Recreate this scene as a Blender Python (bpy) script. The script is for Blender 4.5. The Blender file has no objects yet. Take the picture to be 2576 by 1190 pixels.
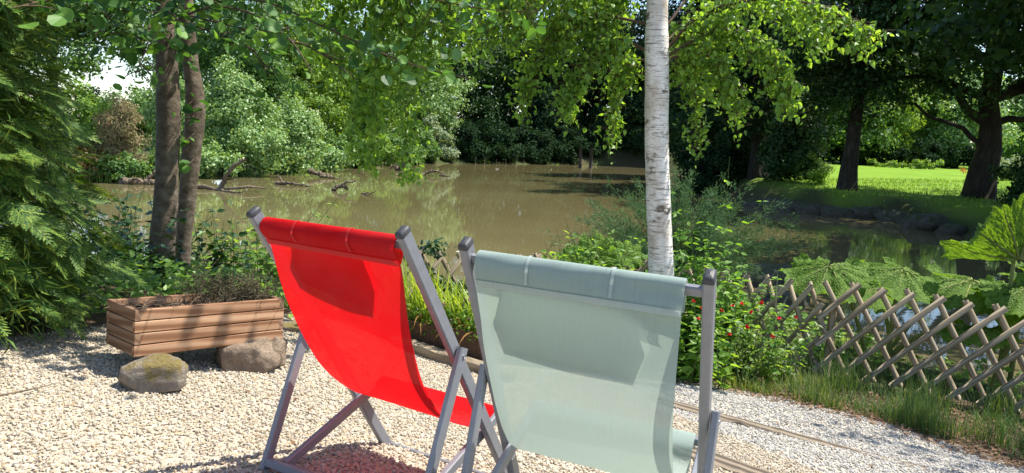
import bpy, math, random
import numpy as np
from mathutils import Vector, Matrix

# ------------------------------------------------------------------ camera, sky, sun
SC = bpy.context.scene
COL = SC.collection
F_PX, PITCH, ROLL, CAM_H = 1800.0, math.radians(8), math.radians(2.5), 1.37   # pixels of a 2576-wide picture
cd = bpy.data.cameras.new('camera'); cam = bpy.data.objects.new('camera', cd); COL.objects.link(cam)
cd.sensor_width = 36; cd.lens = F_PX / 2576 * 36; cd.clip_end = 1500; cd.clip_start = .05
_R0 = Vector((1, 0, 0)); _U0 = Vector((0, math.sin(PITCH), math.cos(PITCH))); _D = Vector((0, math.cos(PITCH), -math.sin(PITCH)))
_r = _R0 * math.cos(ROLL) + _U0 * math.sin(ROLL); _u = -_R0 * math.sin(ROLL) + _U0 * math.cos(ROLL)
m = Matrix((_r, _u, -_D)).transposed().to_4x4(); m.translation = (0, 0, CAM_H); cam.matrix_world = m
SC.camera = cam
SUN_AZ, SUN_EL = math.radians(76), math.radians(61)
w = bpy.data.worlds.new('World'); SC.world = w; w.use_nodes = True
_nt = w.node_tree; _sky = _nt.nodes.new('ShaderNodeTexSky'); _sky.sky_type = 'NISHITA'; _sky.sun_disc = False
_sky.sun_elevation = SUN_EL; _sky.sun_rotation = SUN_AZ; _sky.air_density = 1.0; _sky.dust_density = .6; _sky.ozone_density = 1.6
_bg = _nt.nodes['Background']; _bg.inputs['Strength'].default_value = .14
_nt.links.new(_sky.outputs[0], _bg.inputs['Color'])
sd = bpy.data.lights.new('sun', 'SUN'); sd.energy = 5.0; sd.angle = math.radians(.5); sd.color = (1, .95, .86)
so = bpy.data.objects.new('sun', sd); COL.objects.link(so)
SUN = Vector((math.cos(SUN_EL) * math.sin(SUN_AZ), math.cos(SUN_EL) * math.cos(SUN_AZ), math.sin(SUN_EL)))
so.rotation_euler = SUN.to_track_quat('Z', 'Y').to_euler(); so.location = SUN * 60
SC.view_settings.view_transform = 'Standard'; SC.view_settings.look = 'None'
SC.view_settings.exposure = .92; SC.view_settings.gamma = 1
SC.cycles.max_bounces = 7; SC.cycles.transparent_max_bounces = 12
SC.cycles.diffuse_bounces = 3; SC.cycles.glossy_bounces = 3; SC.cycles.transmission_bounces = 5
SC.cycles.sample_clamp_indirect = 6

# ------------------------------------------------------------------ helpers
def RNG(s): return np.random.default_rng(s)
def ray(px, py):
    x, y = px - 1288, py - 595
    x, y = x * math.cos(ROLL) + y * math.sin(ROLL), -x * math.sin(ROLL) + y * math.cos(ROLL)
    X, U = x / F_PX, -y / F_PX; c, s = math.cos(PITCH), math.sin(PITCH)
    return np.array([X, c + U * s, -s + U * c])
def at(px, py, Y):
    r = ray(px, py); t = Y / r[1]; return np.array([r[0] * t, Y, CAM_H + r[2] * t])
def norm(a): return a / np.maximum(np.linalg.norm(a, axis=-1, keepdims=True), 1e-9)

class MB:
    def __init__(s): s.V = []; s.F = []; s.n = 0
    def add(s, V, F):
        V = np.asarray(V, float).reshape(-1, 3)
        for f in (F if isinstance(F, list) else [F]):
            s.F.append(np.asarray(f, np.int64) + s.n)
        s.V.append(V); s.n += len(V); return s
    def mesh(s, name, origin=(0, 0, 0), smooth=False):
        V = np.concatenate(s.V) - np.asarray(origin, float)
        me = bpy.data.meshes.new(name)
        me.vertices.add(len(V)); me.vertices.foreach_set('co', V.astype(np.float32).ravel())
        lens = np.concatenate([np.full(len(f), f.shape[1]) for f in s.F]); loops = np.concatenate([f.ravel() for f in s.F])
        me.loops.add(len(loops)); me.loops.foreach_set('vertex_index', loops.astype(np.int32))
        me.polygons.add(len(lens)); st = np.concatenate([[0], np.cumsum(lens)[:-1]])
        me.polygons.foreach_set('loop_start', st.astype(np.int32))
        me.update(calc_edges=True)
        me.polygons.foreach_set('use_smooth', np.full(len(lens), bool(smooth)))
        return me
def obj(name, mb, mat, parent=None, smooth=False, origin=None, label=None):
    o_ = origin if origin is not None else (parent['_o'] if parent is not None and '_o' in parent else (0, 0, 0))
    o = bpy.data.objects.new(name, mb.mesh(name, o_, smooth)); COL.objects.link(o)
    o.data.materials.append(mat)
    if parent is not None: o.parent = parent; o['_o'] = list(o_)
    elif origin is not None: o.location = origin
    if label: o['label'] = label
    return o
def tag(o, label, cat, group=None, kind=None):
    if label: o['label'] = label
    if cat: o['category'] = cat
    if group: o['group'] = group
    if kind: o['kind'] = kind
    return o
def thing(name, label, cat, loc, group=None):
    o = bpy.data.objects.new(name, None); COL.objects.link(o); o.location = [float(c) for c in loc]; o.empty_display_size = .1
    o['_o'] = [float(c) for c in loc]
    return tag(o, label, cat, group)
def structure(o): o['kind'] = 'structure'; return o
def copy_tree(o, parent=None):
    c = o.copy(); COL.objects.link(c); c.parent = parent
    for ch in [x for x in COL.objects if x.parent == o]: copy_tree(ch, c)
    return c
def place(o, loc, rz=0., s=1., tilt=(0, 0)):
    o.location = [float(c) for c in loc]; o.rotation_euler = (tilt[0], tilt[1], rz); o.scale = (s, s, s) if not hasattr(s, '__len__') else s

def grid(P, close_u=False):
    n, k = P.shape[:2]; idx = np.arange(n * k).reshape(n, k); F = []
    a, b, c, d = idx[:-1, :-1], idx[1:, :-1], idx[1:, 1:], idx[:-1, 1:]
    F = np.stack([a, b, c, d], -1).reshape(-1, 4)
    if close_u: F = np.concatenate([F, np.stack([idx[:-1, -1], idx[1:, -1], idx[1:, 0], idx[:-1, 0]], -1).reshape(-1, 4)])
    return P.reshape(-1, 3), F
def catmull(P, n):
    P = np.asarray(P, float); Q = np.vstack([2 * P[0] - P[1], P, 2 * P[-1] - P[-2]]); out = []
    t = np.linspace(0, len(P) - 1, n)
    for u in t:
        i = min(int(u), len(P) - 2); f = u - i; p0, p1, p2, p3 = Q[i:i + 4]
        out.append(.5 * (2 * p1 + (p2 - p0) * f + (2 * p0 - 5 * p1 + 4 * p2 - p3) * f * f + (3 * p1 - p0 - 3 * p2 + p3) * f ** 3))
    return np.array(out)
def tube(mb, P, R, n=8, wob=0, rg=None, cap=True):
    P = np.asarray(P, float); R = np.broadcast_to(np.asarray(R, float), (len(P),))
    T = norm(np.gradient(P, axis=0)); ref = np.array([0, 0, 1.]) if abs(T[0][2]) < .8 else np.array([1., 0, 0])
    A = norm(np.cross(T, ref)); B = np.cross(T, A)
    a = np.linspace(0, 2 * np.pi, n, endpoint=False)
    rr = np.ones((len(P), n))
    if wob: rr = 1 + wob * (rg.random((len(P), n)) - .5) * 2
    V = P[:, None] + (R[:, None] * rr)[..., None] * (np.cos(a)[None, :, None] * A[:, None] + np.sin(a)[None, :, None] * B[:, None])
    v, f = grid(V, True); F = [f]
    if cap: F += [np.arange(n)[None, ::-1], (np.arange(n) + (len(P) - 1) * n)[None]]
    mb.add(v, F); return mb
def bar(mb, p0, p1, side, a, b, ch=.003):
    """box beam from p0 to p1, a wide along side, b deep across, edges chamfered"""
    p0, p1, side = (np.asarray(q, float) for q in (p0, p1, side)); d = norm(p1 - p0)
    s = norm(side - d * (side @ d)); t = np.cross(d, s); x, y = a / 2, b / 2
    oc = [(x - ch, -y), (x, -y + ch), (x, y - ch), (x - ch, y), (-x + ch, y), (-x, y - ch), (-x, -y + ch), (-x + ch, -y)]
    V = np.array([[p + s * u + t * v for u, v in oc] for p in (p0, p1)]); v, f = grid(V, True)
    mb.add(v, [f, np.arange(8)[None, ::-1], (np.arange(8) + 8)[None]]); return mb
def box(mb, o, X, Y, Z, ch=.002):
    """box with corner o and edge vectors X, Y, Z"""
    o, X, Y, Z = (np.asarray(q, float) for q in (o, X, Y, Z)); c = o + Y / 2 + Z / 2
    return bar(mb, c, c + X, Y, np.linalg.norm(Y), np.linalg.norm(Z), ch)

DIAMOND = (np.array([(0, 0, 0), (.5, .42, .1), (0, 1, 0), (-.5, .42, .1)], float), np.array([[0, 1, 2, 3]]))
OVATE = (np.array([(0, 0, 0), (.36, .2, .06), (.36, .52, .07), (0, 1, -.06), (-.36, .52, .07), (-.36, .2, .06), (0, .5, -.02)], float),
         np.array([[0, 1, 2, 6], [6, 2, 3, 3], [0, 6, 4, 5], [6, 3, 4, 4]])[:, :4])
OVATE = (OVATE[0], np.array([[0, 1, 2, 3], [0, 3, 4, 5]]))
ROUNDL = (np.array([(0, 0, 0), (.33, .1, .05), (.5, .45, .1), (.36, .82, .06), (0, 1, 0), (-.36, .82, .06), (-.5, .45, .1), (-.33, .1, .05)], float),
          np.array([[0, 1, 2, 3, 4], [0, 4, 5, 6, 7]]))
def scatter(mb, tpl, pos, nrm, tip, length, width=None):
    T, F = tpl; N = len(pos)
    Z = norm(nrm); Y = norm(tip - Z * np.sum(tip * Z, 1, keepdims=True)); X = np.cross(Y, Z)
    L = np.broadcast_to(np.asarray(length, float), (N,))[:, None, None]
    W = L if width is None else np.broadcast_to(np.asarray(width, float), (N,))[:, None, None]
    V = pos[:, None] + T[None, :, 0:1] * X[:, None] * W + T[None, :, 1:2] * Y[:, None] * L + T[None, :, 2:3] * Z[:, None] * L
    FF = (F[None] + (np.arange(N) * len(T))[:, None, None]).reshape(-1, F.shape[1])
    mb.add(V.reshape(-1, 3), FF); return mb
def rdir(rg, n): return norm(rg.normal(size=(n, 3)))

# ------------------------------------------------------------------ materials
def nodes(name):
    mt = bpy.data.materials.new(name); mt.use_nodes = True; nt = mt.node_tree
    for n in list(nt.nodes): nt.nodes.remove(n)
    out = nt.nodes.new('ShaderNodeOutputMaterial'); return mt, nt, out
def N(nt, t, **kw):
    n = nt.nodes.new('ShaderNode' + t)
    for k, v in kw.items():
        if k in n.inputs: n.inputs[k].default_value = v
        else: setattr(n, k, v)
    return n
def ramp(nt, src, stops, interp='LINEAR'):
    r = nt.nodes.new('ShaderNodeValToRGB'); e = r.color_ramp; e.interpolation = interp
    while len(e.elements) < len(stops): e.elements.new(.5)
    for el, (p, c) in zip(e.elements, stops): el.position = p; el.color = (*c, 1) if len(c) == 3 else c
    nt.links.new(src, r.inputs[0]); return r.outputs[0]
def mixc(nt, f, a, b, mode='MIX'):
    n = nt.nodes.new('ShaderNodeMix'); n.data_type = 'RGBA'; n.blend_type = mode
    for i, v in ((0, f), (6, a), (7, b)):
        if hasattr(v, 'links') or hasattr(v, 'is_linked'): nt.links.new(v, n.inputs[i])
        else: n.inputs[i].default_value = v if i == 0 else (*v, 1)
    return n.outputs[2]
def coords(nt, scale=(1, 1, 1), space='Object'):
    tc = nt.nodes.new('ShaderNodeTexCoord'); mp = nt.nodes.new('ShaderNodeMapping'); mp.inputs['Scale'].default_value = scale
    nt.links.new(tc.outputs[space], mp.inputs['Vector']); return mp.outputs[0]
def noise(nt, vec, scale, detail=4, rough=.55):
    n = N(nt, 'TexNoise', Scale=scale, Detail=detail, Roughness=rough)
    if vec is not None: nt.links.new(vec, n.inputs['Vector'])
    return n.outputs['Fac']
def bump(nt, h, strength=.5, dist=.01):
    b = N(nt, 'Bump', Strength=strength, Distance=dist); nt.links.new(h, b.inputs['Height']); return b.outputs[0]
def principled(nt, out, color, rough=.6, spec=.4, nrm=None, metal=0):
    p = N(nt, 'BsdfPrincipled', Roughness=rough, Metallic=metal); p.inputs['Specular IOR Level'].default_value = spec
    if hasattr(color, 'is_linked'): nt.links.new(color, p.inputs['Base Color'])
    else: p.inputs['Base Color'].default_value = (*color, 1)
    if nrm is not None: nt.links.new(nrm, p.inputs['Normal'])
    if out is not None: nt.links.new(p.outputs[0], out.inputs[0])
    return p
def leaf_mat(name, cols, trans=.4, rough=.5, spec=.35, tcol=(1.5, 1.35, .45)):
    """cols: dark to light leaf colours, one picked per leaf; thin leaves let light through"""
    mt, nt, out = nodes(name); g = nt.nodes.new('ShaderNodeNewGeometry')
    k = len(cols); c = ramp(nt, g.outputs['Random Per Island'], [(i / max(k - 1, 1), cc) for i, cc in enumerate(cols)])
    p = principled(nt, None, c, rough, spec)
    t = N(nt, 'BsdfTranslucent'); nt.links.new(mixc(nt, 1., c, tcol, 'MULTIPLY'), t.inputs['Color'])
    mx = N(nt, 'MixShader'); mx.inputs[0].default_value = trans
    nt.links.new(p.outputs[0], mx.inputs[1]); nt.links.new(t.outputs[0], mx.inputs[2]); nt.links.new(mx.outputs[0], out.inputs[0]); return mt
def bark_mat(name, c0, c1, c2, sc=(14, 14, 3), bs=.8, bd=.02):
    mt, nt, out = nodes(name); v = coords(nt, sc); n1 = noise(nt, v, 1.0, 8, .65); n2 = noise(nt, coords(nt), 1.6, 3)
    c = ramp(nt, n1, [(.3, c0), (.5, c1), (.72, c2)]); c = mixc(nt, ramp(nt, n2, [(.45, (0, 0, 0)), (.65, (.45, .45, .45))]), c, c0)
    principled(nt, out, c, .9, .2, bump(nt, n1, bs, bd)); return mt
M = {}
G = lambda *c: c
M['birch_leaf'] = leaf_mat('birch leaf', [(0.079, 0.154, 0.029), (0.133, 0.251, 0.047), (0.188, 0.336, 0.064), (0.267, 0.419, 0.096)], .5, .42, .45, (2.1, 1.9, .5))
M['alder_leaf'] = leaf_mat('alder leaf', [(0.028, 0.083, 0.024), (0.048, 0.123, 0.032), (0.083, 0.186, 0.042), (0.165, 0.317, 0.06)], .4, .5, .3, (1.7, 1.7, .6))
M['shrub_leaf'] = leaf_mat('shrub leaf', [(0.116, 0.227, 0.069), (0.182, 0.318, 0.1), (0.248, 0.393, 0.139), (0.347, 0.469, 0.2)], .35, .42, .5)
M['mid_leaf'] = leaf_mat('mid green leaf', [(0.061, 0.135, 0.03), (0.108, 0.216, 0.047), (0.162, 0.284, 0.068)], .35)
M['light_leaf'] = leaf_mat('light green leaf', [(0.117, 0.221, 0.033), (0.182, 0.312, 0.052), (0.273, 0.403, 0.078)], .4)
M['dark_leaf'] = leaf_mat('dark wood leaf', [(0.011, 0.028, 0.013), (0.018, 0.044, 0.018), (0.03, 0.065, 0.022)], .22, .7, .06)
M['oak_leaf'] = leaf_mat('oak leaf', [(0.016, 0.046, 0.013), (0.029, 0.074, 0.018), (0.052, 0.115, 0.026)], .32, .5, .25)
M['grey_leaf'] = leaf_mat('willow leaf', [(0.163, 0.237, 0.125), (0.25, 0.338, 0.2), (0.338, 0.413, 0.263)], .3)
M['dry_leaf'] = leaf_mat('dry shrub twig', [(0.264, 0.187, 0.11), (0.374, 0.286, 0.176), (0.308, 0.286, 0.132), (0.165, 0.198, 0.077)], .15, .8, .1, (1, .9, .7))
M['fern_leaf'] = leaf_mat('reddish fern leaf', [(.12, .14, .03), (.22, .13, .04), (.12, .16, .04)], .3)
M['conifer_leaf'] = leaf_mat('cypress spray', [(0.024, 0.068, 0.018), (0.059, 0.135, 0.027), (0.131, 0.227, 0.035), (0.28, 0.355, 0.052)], .3, .55, .3, (1.6, 1.5, .5))
M['nettle_leaf'] = leaf_mat('nettle leaf', [(0.11, 0.234, 0.041), (0.165, 0.33, 0.055), (0.234, 0.413, 0.083)], .56, .5, .35)
M['weed_leaf'] = leaf_mat('bank weed leaf', [(0.089, 0.202, 0.037), (0.152, 0.292, 0.057), (0.216, 0.38, 0.069), (0.292, 0.455, 0.101)], .58, .42, .45)
M['ivy_leaf'] = leaf_mat('ivy leaf', [(.02, .055, .018), (.035, .085, .024), (.06, .125, .036)], .25, .35, .5)
M['plume'] = leaf_mat('feathery green', [(.06, .13, .055), (.09, .175, .075), (.14, .22, .10)], .3, .7, .1, (1.2, 1.2, .7))
M['grass'] = leaf_mat('grass blade', [(.08, .15, .028), (.13, .21, .04), (.19, .26, .06), (.30, .29, .13)], .35, .5, .3)
M['tall_grass'] = leaf_mat('tall fine grass', [(0.044, 0.105, 0.031), (0.072, 0.143, 0.044), (0.11, 0.187, 0.061), (0.165, 0.198, 0.094)], .35, .6, .2)
M['sword'] = leaf_mat('sword leaf', [(0.187, 0.308, 0.033), (0.286, 0.407, 0.05), (0.396, 0.484, 0.088), (0.209, 0.319, 0.044)], .45, .4, .4)
M['dead_blade'] = leaf_mat('dead blade', [(.25, .12, .04), (.32, .17, .06), (.20, .10, .04)], .2, .8, .1, (1, .8, .5))
M['litter'] = leaf_mat('leaf litter', [(.11, .06, .035), (.18, .10, .055), (.25, .16, .09), (.09, .055, .035)], .05, .8, .2, (1, .8, .6))
M['rose_leaf'] = leaf_mat('flowering shrub leaf', [(.10, .19, .045), (.16, .26, .07), (.22, .33, .11)], .56)
M['petal_red'] = leaf_mat('red petal', [(.45, .01, .012), (.65, .015, .02)], .35, .5, .2, (1, .4, .4))
M['petal_pink'] = leaf_mat('pink petal', [(.5, .16, .32), (.6, .25, .42)], .3, .5, .2, (1, .8, .9))
M['petal_orange'] = leaf_mat('orange petal', [(.6, .16, .02), (.65, .3, .05)], .3, .5, .2, (1, .8, .5))
M['alder_bark'] = bark_mat('alder bark', (0.057, 0.044, 0.03), (0.138, 0.109, 0.081), (0.241, 0.207, 0.161), (12, 12, 15), .9, .014)
M['oak_bark'] = bark_mat('oak bark', (.016, .013, .009), (.038, .031, .022), (.07, .058, .042), (9, 9, 2), 1, .06)
M['twig'] = bark_mat('twig bark', (.06, .04, .025), (.10, .07, .045), (.15, .11, .07))
M['driftwood'] = bark_mat('driftwood', (.07, .052, .035), (.17, .13, .09), (.30, .24, .17), (12, 12, 12), .8, .03)
M['stem'] = leaf_mat('green stem', [(.06, .11, .03), (.10, .14, .04)], .15)
M['soil'] = bark_mat('soil', (.018, .012, .008), (.04, .026, .017), (.075, .05, .034), (28, 28, 28), 1, .02)
M['stake'] = bark_mat('weathered post', (.035, .03, .026), (.06, .052, .045), (.10, .09, .075), (20, 20, 3))
M['black_cap'] = None
def simple(name, c, rough, spec=.4, metal=0, var=0.):
    mt, nt, out = nodes(name); nz = noise(nt, coords(nt), 40, 3)
    col = mixc(nt, ramp(nt, nz, [(.35, (0, 0, 0)), (.7, (1, 1, 1))]), tuple(x * (1 - var) for x in c), tuple(min(1, x * (1 + var)) for x in c))
    principled(nt, out, col, rough, spec, None, metal); return mt
M['frame'] = simple('grey powder coated metal', (.20, .205, .225), .42, .45, .1, .06)
M['black_cap'] = simple('dark plastic', (.05, .05, .055), .5, .3)
M['bolt'] = simple('steel bolt', (.5, .5, .52), .3, .5, .9)

def birch_bark():
    mt, nt, out = nodes('birch bark')
    dash = noise(nt, coords(nt, (7, 7, 85)), 1.0, 4, .6); patch = noise(nt, coords(nt, (6, 6, 11)), 1.0, 6, .65)
    fine = noise(nt, coords(nt, (26, 26, 300)), 1.0, 3, .6); tint = noise(nt, coords(nt, (4, 4, 2.2)), 1., 5, .6)
    white = ramp(nt, tint, [(.36, (.42, .34, .26)), (.45, (.66, .60, .53)), (.56, (.86, .83, .79))])
    c = mixc(nt, ramp(nt, dash, [(.555, (0, 0, 0)), (.62, (.85, .85, .85))]), white, (.20, .15, .115))
    c = mixc(nt, ramp(nt, fine, [(.5, (0, 0, 0)), (.62, (.6, .6, .6))]), c, (.33, .265, .21))
    c = mixc(nt, ramp(nt, patch, [(.575, (0, 0, 0)), (.64, (.92, .92, .92))]), c, (.11, .08, .055))
    principled(nt, out, c, .62, .35, bump(nt, dash, .35, .006)); return mt
M['birch_bark'] = birch_bark()
def wood(name, c0, c1, c2, axis=0, sc=1., rough=.7):
    """sawn board: grain runs along the local axis; every board differs a little"""
    mt, nt, out = nodes(name); s = [22 * sc] * 3; s[axis] = 1.3 * sc
    tc = nt.nodes.new('ShaderNodeTexCoord'); g = nt.nodes.new('ShaderNodeNewGeometry'); ad = N(nt, 'VectorMath', operation='MULTIPLY_ADD')
    nt.links.new(g.outputs['Random Per Island'], ad.inputs[0]); ad.inputs[1].default_value = (7, 5, 3); nt.links.new(tc.outputs['Object'], ad.inputs[2])
    mp = nt.nodes.new('ShaderNodeMapping'); mp.inputs['Scale'].default_value = s; nt.links.new(ad.outputs[0], mp.inputs[0])
    warp = N(nt, 'TexNoise', Scale=1., Detail=2.); nt.links.new(mp.outputs[0], warp.inputs['Vector'])
    wv = N(nt, 'TexWave', Scale=.55, Distortion=7., Detail=3.); wv.bands_direction = 'DIAGONAL'; nt.links.new(mp.outputs[0], wv.inputs['Vector'])
    fine = N(nt, 'TexNoise', Scale=5., Detail=6.); nt.links.new(mp.outputs[0], fine.inputs['Vector'])
    f = mixc(nt, .45, wv.outputs['Color'], fine.outputs['Color'])
    c = ramp(nt, f, [(.3, c0), (.5, c1), (.70, c2)])
    c = mixc(nt, ramp(nt, g.outputs['Random Per Island'], [(0, (0, 0, 0)), (1, (.5, .5, .5))]), c, c0)
    principled(nt, out, c, rough, .3, bump(nt, f, .35, .003)); return mt
M['planter'] = wood('larch board', (.21, .10, .048), (.40, .215, .115), (.52, .32, .19))
M['planter_end'] = wood('larch board end', (.17, .09, .05), (.29, .17, .10), (.38, .24, .155), 1)
M['picket'] = wood('round fence wood', (.19, .145, .09), (.30, .24, .155), (.39, .32, .225), 2, 1.2)
M['sleeper'] = wood('old sleeper', (.07, .055, .04), (.17, .13, .09), (.30, .24, .17), 0, .8, .85)
M['log'] = bark_mat('edging log', (.12, .09, .06), (.25, .20, .14), (.40, .34, .25), (4, 30, 30), .8, .01)

def fabric(name, c, ct, trans, see, weave=1.):
    mt, nt, out = nodes(name)
    v = coords(nt); st = noise(nt, coords(nt, (260, 14, 14)), 1., 2); bl = noise(nt, v, 5, 3)
    col = mixc(nt, ramp(nt, st, [(.3, (0, 0, 0)), (.7, (.55, .55, .55))]), c, tuple(x * .82 for x in c))
    dg = noise(nt, coords(nt, (420, 420, 420)), 1., 1); col = mixc(nt, ramp(nt, dg, [(.42, (0, 0, 0)), (.62, (.3, .3, .3))]), col, tuple(x * .62 for x in c))
    col = mixc(nt, ramp(nt, bl, [(.45, (0, 0, 0)), (.75, (.38, .38, .38))]), col, tuple(x * .78 + .04 for x in c))
    p = principled(nt, None, col, .7, .12, bump(nt, st, .15, .001))
    t = N(nt, 'BsdfTranslucent'); t.inputs['Color'].default_value = (*ct, 1)
    mx = N(nt, 'MixShader'); mx.inputs[0].default_value = trans; nt.links.new(p.outputs[0], mx.inputs[1]); nt.links.new(t.outputs[0], mx.inputs[2])
    tr = N(nt, 'BsdfTransparent'); m2 = N(nt, 'MixShader'); m2.inputs[0].default_value = see
    nt.links.new(mx.outputs[0], m2.inputs[1]); nt.links.new(tr.outputs[0], m2.inputs[2]); nt.links.new(m2.outputs[0], out.inputs[0]); return mt
M['red_sling'] = fabric('red mesh cloth', (.60, .008, .012), (.85, .006, .010), .36, .02)
M['red_seam'] = fabric('red seam', (.66, .05, .05), (.8, .06, .06), .4, 0)
M['red_pad'] = fabric('red pad', (.55, .012, .014), (.8, .012, .012), .55, 0)
M['green_sling'] = fabric('sage mesh cloth', (.37, .455, .41), (.42, .51, .43), .27, .11)
M['green_seam'] = fabric('sage seam', (.48, .55, .51), (.6, .66, .6), .35, 0)
M['green_pad'] = fabric('sage pad', (.40, .47, .43), (.66, .72, .66), .66, 0)

def stones(name, cols):
    mt, nt, out = nodes(name); g = nt.nodes.new('ShaderNodeNewGeometry'); k = len(cols)
    c = ramp(nt, g.outputs['Random Per Island'], [(i / (k - 1), cc) for i, cc in enumerate(cols)])
    nz = noise(nt, coords(nt), 120, 3); c = mixc(nt, ramp(nt, nz, [(.4, (0, 0, 0)), (.75, (.4, .4, .4))]), c, (.45, .38, .29))
    principled(nt, out, c, .8, .3); return mt
M['gravel'] = stones('cream gravel', [(0.277, 0.229, 0.163), (0.4, 0.332, 0.237), (0.458, 0.396, 0.296), (0.49, 0.443, 0.362), (0.441, 0.325, 0.185), (0.506, 0.466, 0.392), (0.343, 0.301, 0.244), (0.425, 0.356, 0.251)])
M['path_gravel'] = stones('grey white gravel', [(0.258, 0.249, 0.228), (0.37, 0.357, 0.327), (0.447, 0.43, 0.396), (0.473, 0.46, 0.43), (0.318, 0.305, 0.28)])
def rock_mat(name, c0, c1, c2, moss, amount):
    mt, nt, out = nodes(name); v = coords(nt); a = noise(nt, v, 15, 10, .7); b = noise(nt, v, 7, 5, .6); f = noise(nt, v, 70, 4)
    c = ramp(nt, a, [(.3, c0), (.5, c1), (.7, c2)]); c = mixc(nt, .25, c, ramp(nt, f, [(.3, c0), (.7, c2)]))
    g = nt.nodes.new('ShaderNodeNewGeometry'); sp = N(nt, 'SeparateXYZ'); nt.links.new(g.outputs['Normal'], sp.inputs[0])
    ad = N(nt, 'Math', operation='MULTIPLY_ADD'); nt.links.new(sp.outputs[2], ad.inputs[0]); ad.inputs[1].default_value = .16; nt.links.new(b, ad.inputs[2])
    c = mixc(nt, ramp(nt, ad.outputs[0], [(amount, (0, 0, 0)), (amount + .08, (.9, .9, .9))]), c, moss)
    principled(nt, out, c, .88, .25, bump(nt, a, 1., .05)); return mt
M['rock_moss'] = rock_mat('mossy stone', (.17, .14, .105), (.30, .25, .20), (.43, .37, .31), (.22, .17, .05), .57)
M['rock_brown'] = rock_mat('brown stone', (.16, .115, .08), (.29, .215, .155), (.40, .31, .23), (.16, .14, .05), .72)
M['rock_dark'] = rock_mat('dark bank stone', (.035, .032, .026), (.075, .068, .056), (.13, .12, .10), (.04, .055, .018), .56)
M['trough'] = rock_mat('rusty trough', (.075, .042, .026), (.13, .075, .046), (.19, .115, .075), (.1, .07, .04), .9)

def rhubarb_mat():
    mt, nt, out = nodes('giant rhubarb leaf'); v = coords(nt); a = noise(nt, v, 26, 4, .6)
    vo = N(nt, 'TexVoronoi', Scale=34.); vo.feature = 'DISTANCE_TO_EDGE'; nt.links.new(v, vo.inputs['Vector'])
    c = ramp(nt, a, [(.3, (.08, .16, .025)), (.5, (.13, .235, .035)), (.7, (.19, .30, .055))]); c = mixc(nt, ramp(nt, vo.outputs['Distance'], [(.0, (.6, .6, .6)), (.09, (0, 0, 0))]), c, (.05, .10, .02))
    bp = bump(nt, vo.outputs['Distance'], .8, .02); p = principled(nt, None, c, .6, .15, bp); t = N(nt, 'BsdfTranslucent'); nt.links.new(mixc(nt, 1., c, (1.7, 1.6, .45), 'MULTIPLY'), t.inputs['Color']); nt.links.new(bp, t.inputs['Normal'])
    mx = N(nt, 'MixShader'); mx.inputs[0].default_value = .42; nt.links.new(p.outputs[0], mx.inputs[1]); nt.links.new(t.outputs[0], mx.inputs[2]); nt.links.new(mx.outputs[0], out.inputs[0]); return mt
def ground_mat():
    mt, nt, out = nodes('ground'); at_ = N(nt, 'Attribute'); at_.attribute_name = 'zone'; sp = N(nt, 'SeparateColor'); nt.links.new(at_.outputs['Color'], sp.inputs[0])
    v = coords(nt); a = noise(nt, v, 6, 8, .7); b = noise(nt, v, .5, 5); f = noise(nt, v, 60, 4)
    soil = ramp(nt, a, [(.3, (.035, .024, .015)), (.5, (.075, .05, .032)), (.68, (.12, .085, .055))])
    bank = ramp(nt, b, [(.3, (.028, .042, .013)), (.5, (.05, .065, .02)), (.7, (.085, .07, .035))])
    soil = mixc(nt, sp.outputs[2], soil, bank)
    lawn = ramp(nt, b, [(.3, (.11, .21, .014)), (.5, (.15, .26, .018)), (.7, (.19, .30, .028))])
    lawn = mixc(nt, ramp(nt, f, [(.35, (0, 0, 0)), (.7, (.5, .5, .5))]), lawn, (.13, .23, .025))
    grav = ramp(nt, f, [(.35, (.32, .28, .22)), (.6, (.46, .41, .33))])
    c = mixc(nt, sp.outputs[1], soil, lawn); c = mixc(nt, sp.outputs[0], c, grav)
    principled(nt, out, c, .95, .15, bump(nt, a, .6, .04)); return mt
M['ground'] = ground_mat()
def water_mat():
    mt, nt, out = nodes('pond water'); v = coords(nt, (1, 2.2, 1)); a = noise(nt, v, 1.6, 3); b = noise(nt, v, .25, 2); d = noise(nt, coords(nt), .12, 3)
    c = ramp(nt, d, [(.35, (.125, .108, .046)), (.65, (.152, .13, .06))])
    h = N(nt, 'Math', operation='ADD'); nt.links.new(a, h.inputs[0]); nt.links.new(b, h.inputs[1])
    p = principled(nt, out, c, .03, .5, bump(nt, h.outputs[0], .012, .06)); p.inputs['IOR'].default_value = 1.4; return mt
M['water'] = water_mat()

# ------------------------------------------------------------------ terrain
WATER_Z = -1.2
POND = np.array([(-45, 12), (-12, 9.2), (-6, 8.2), (-2.5, 8.2), (-.7, 8.8), (.8, 9.5), (1.3, 11.9), (3.4, 12.2), (3.9, 9.4), (4.6, 7.9), (6, 7.3), (9, 7.2), (11.3, 8.6), (12.3, 12),
                 (13.0, 16), (13.7, 19.5), (14.6, 23.3), (14.3, 27), (12.4, 28.4), (10.9, 30), (11, 38), (13, 50), (14, 73), (6, 71), (0, 66.4), (-5, 62), (-6.4, 59.5), (-11, 50), (-11.9, 43),
                 (-13.2, 37), (-14.7, 34), (-15.8, 28.5), (-20, 27.5), (-45, 27)], float)
GRAVEL = np.array([(-2.9, 0), (-2.75, 2.6), (-2.5, 3.5), (-2.0, 4.6), (-1.3, 5.0), (-.75, 5.2), (-.2, 4.95), (.6, 5.5), (1.5, 5.85), (2.1, 5.55), (2.8, 5.1), (3.4, 4.45), (4.6, 3.2), (4.6, 0)], float)
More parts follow.
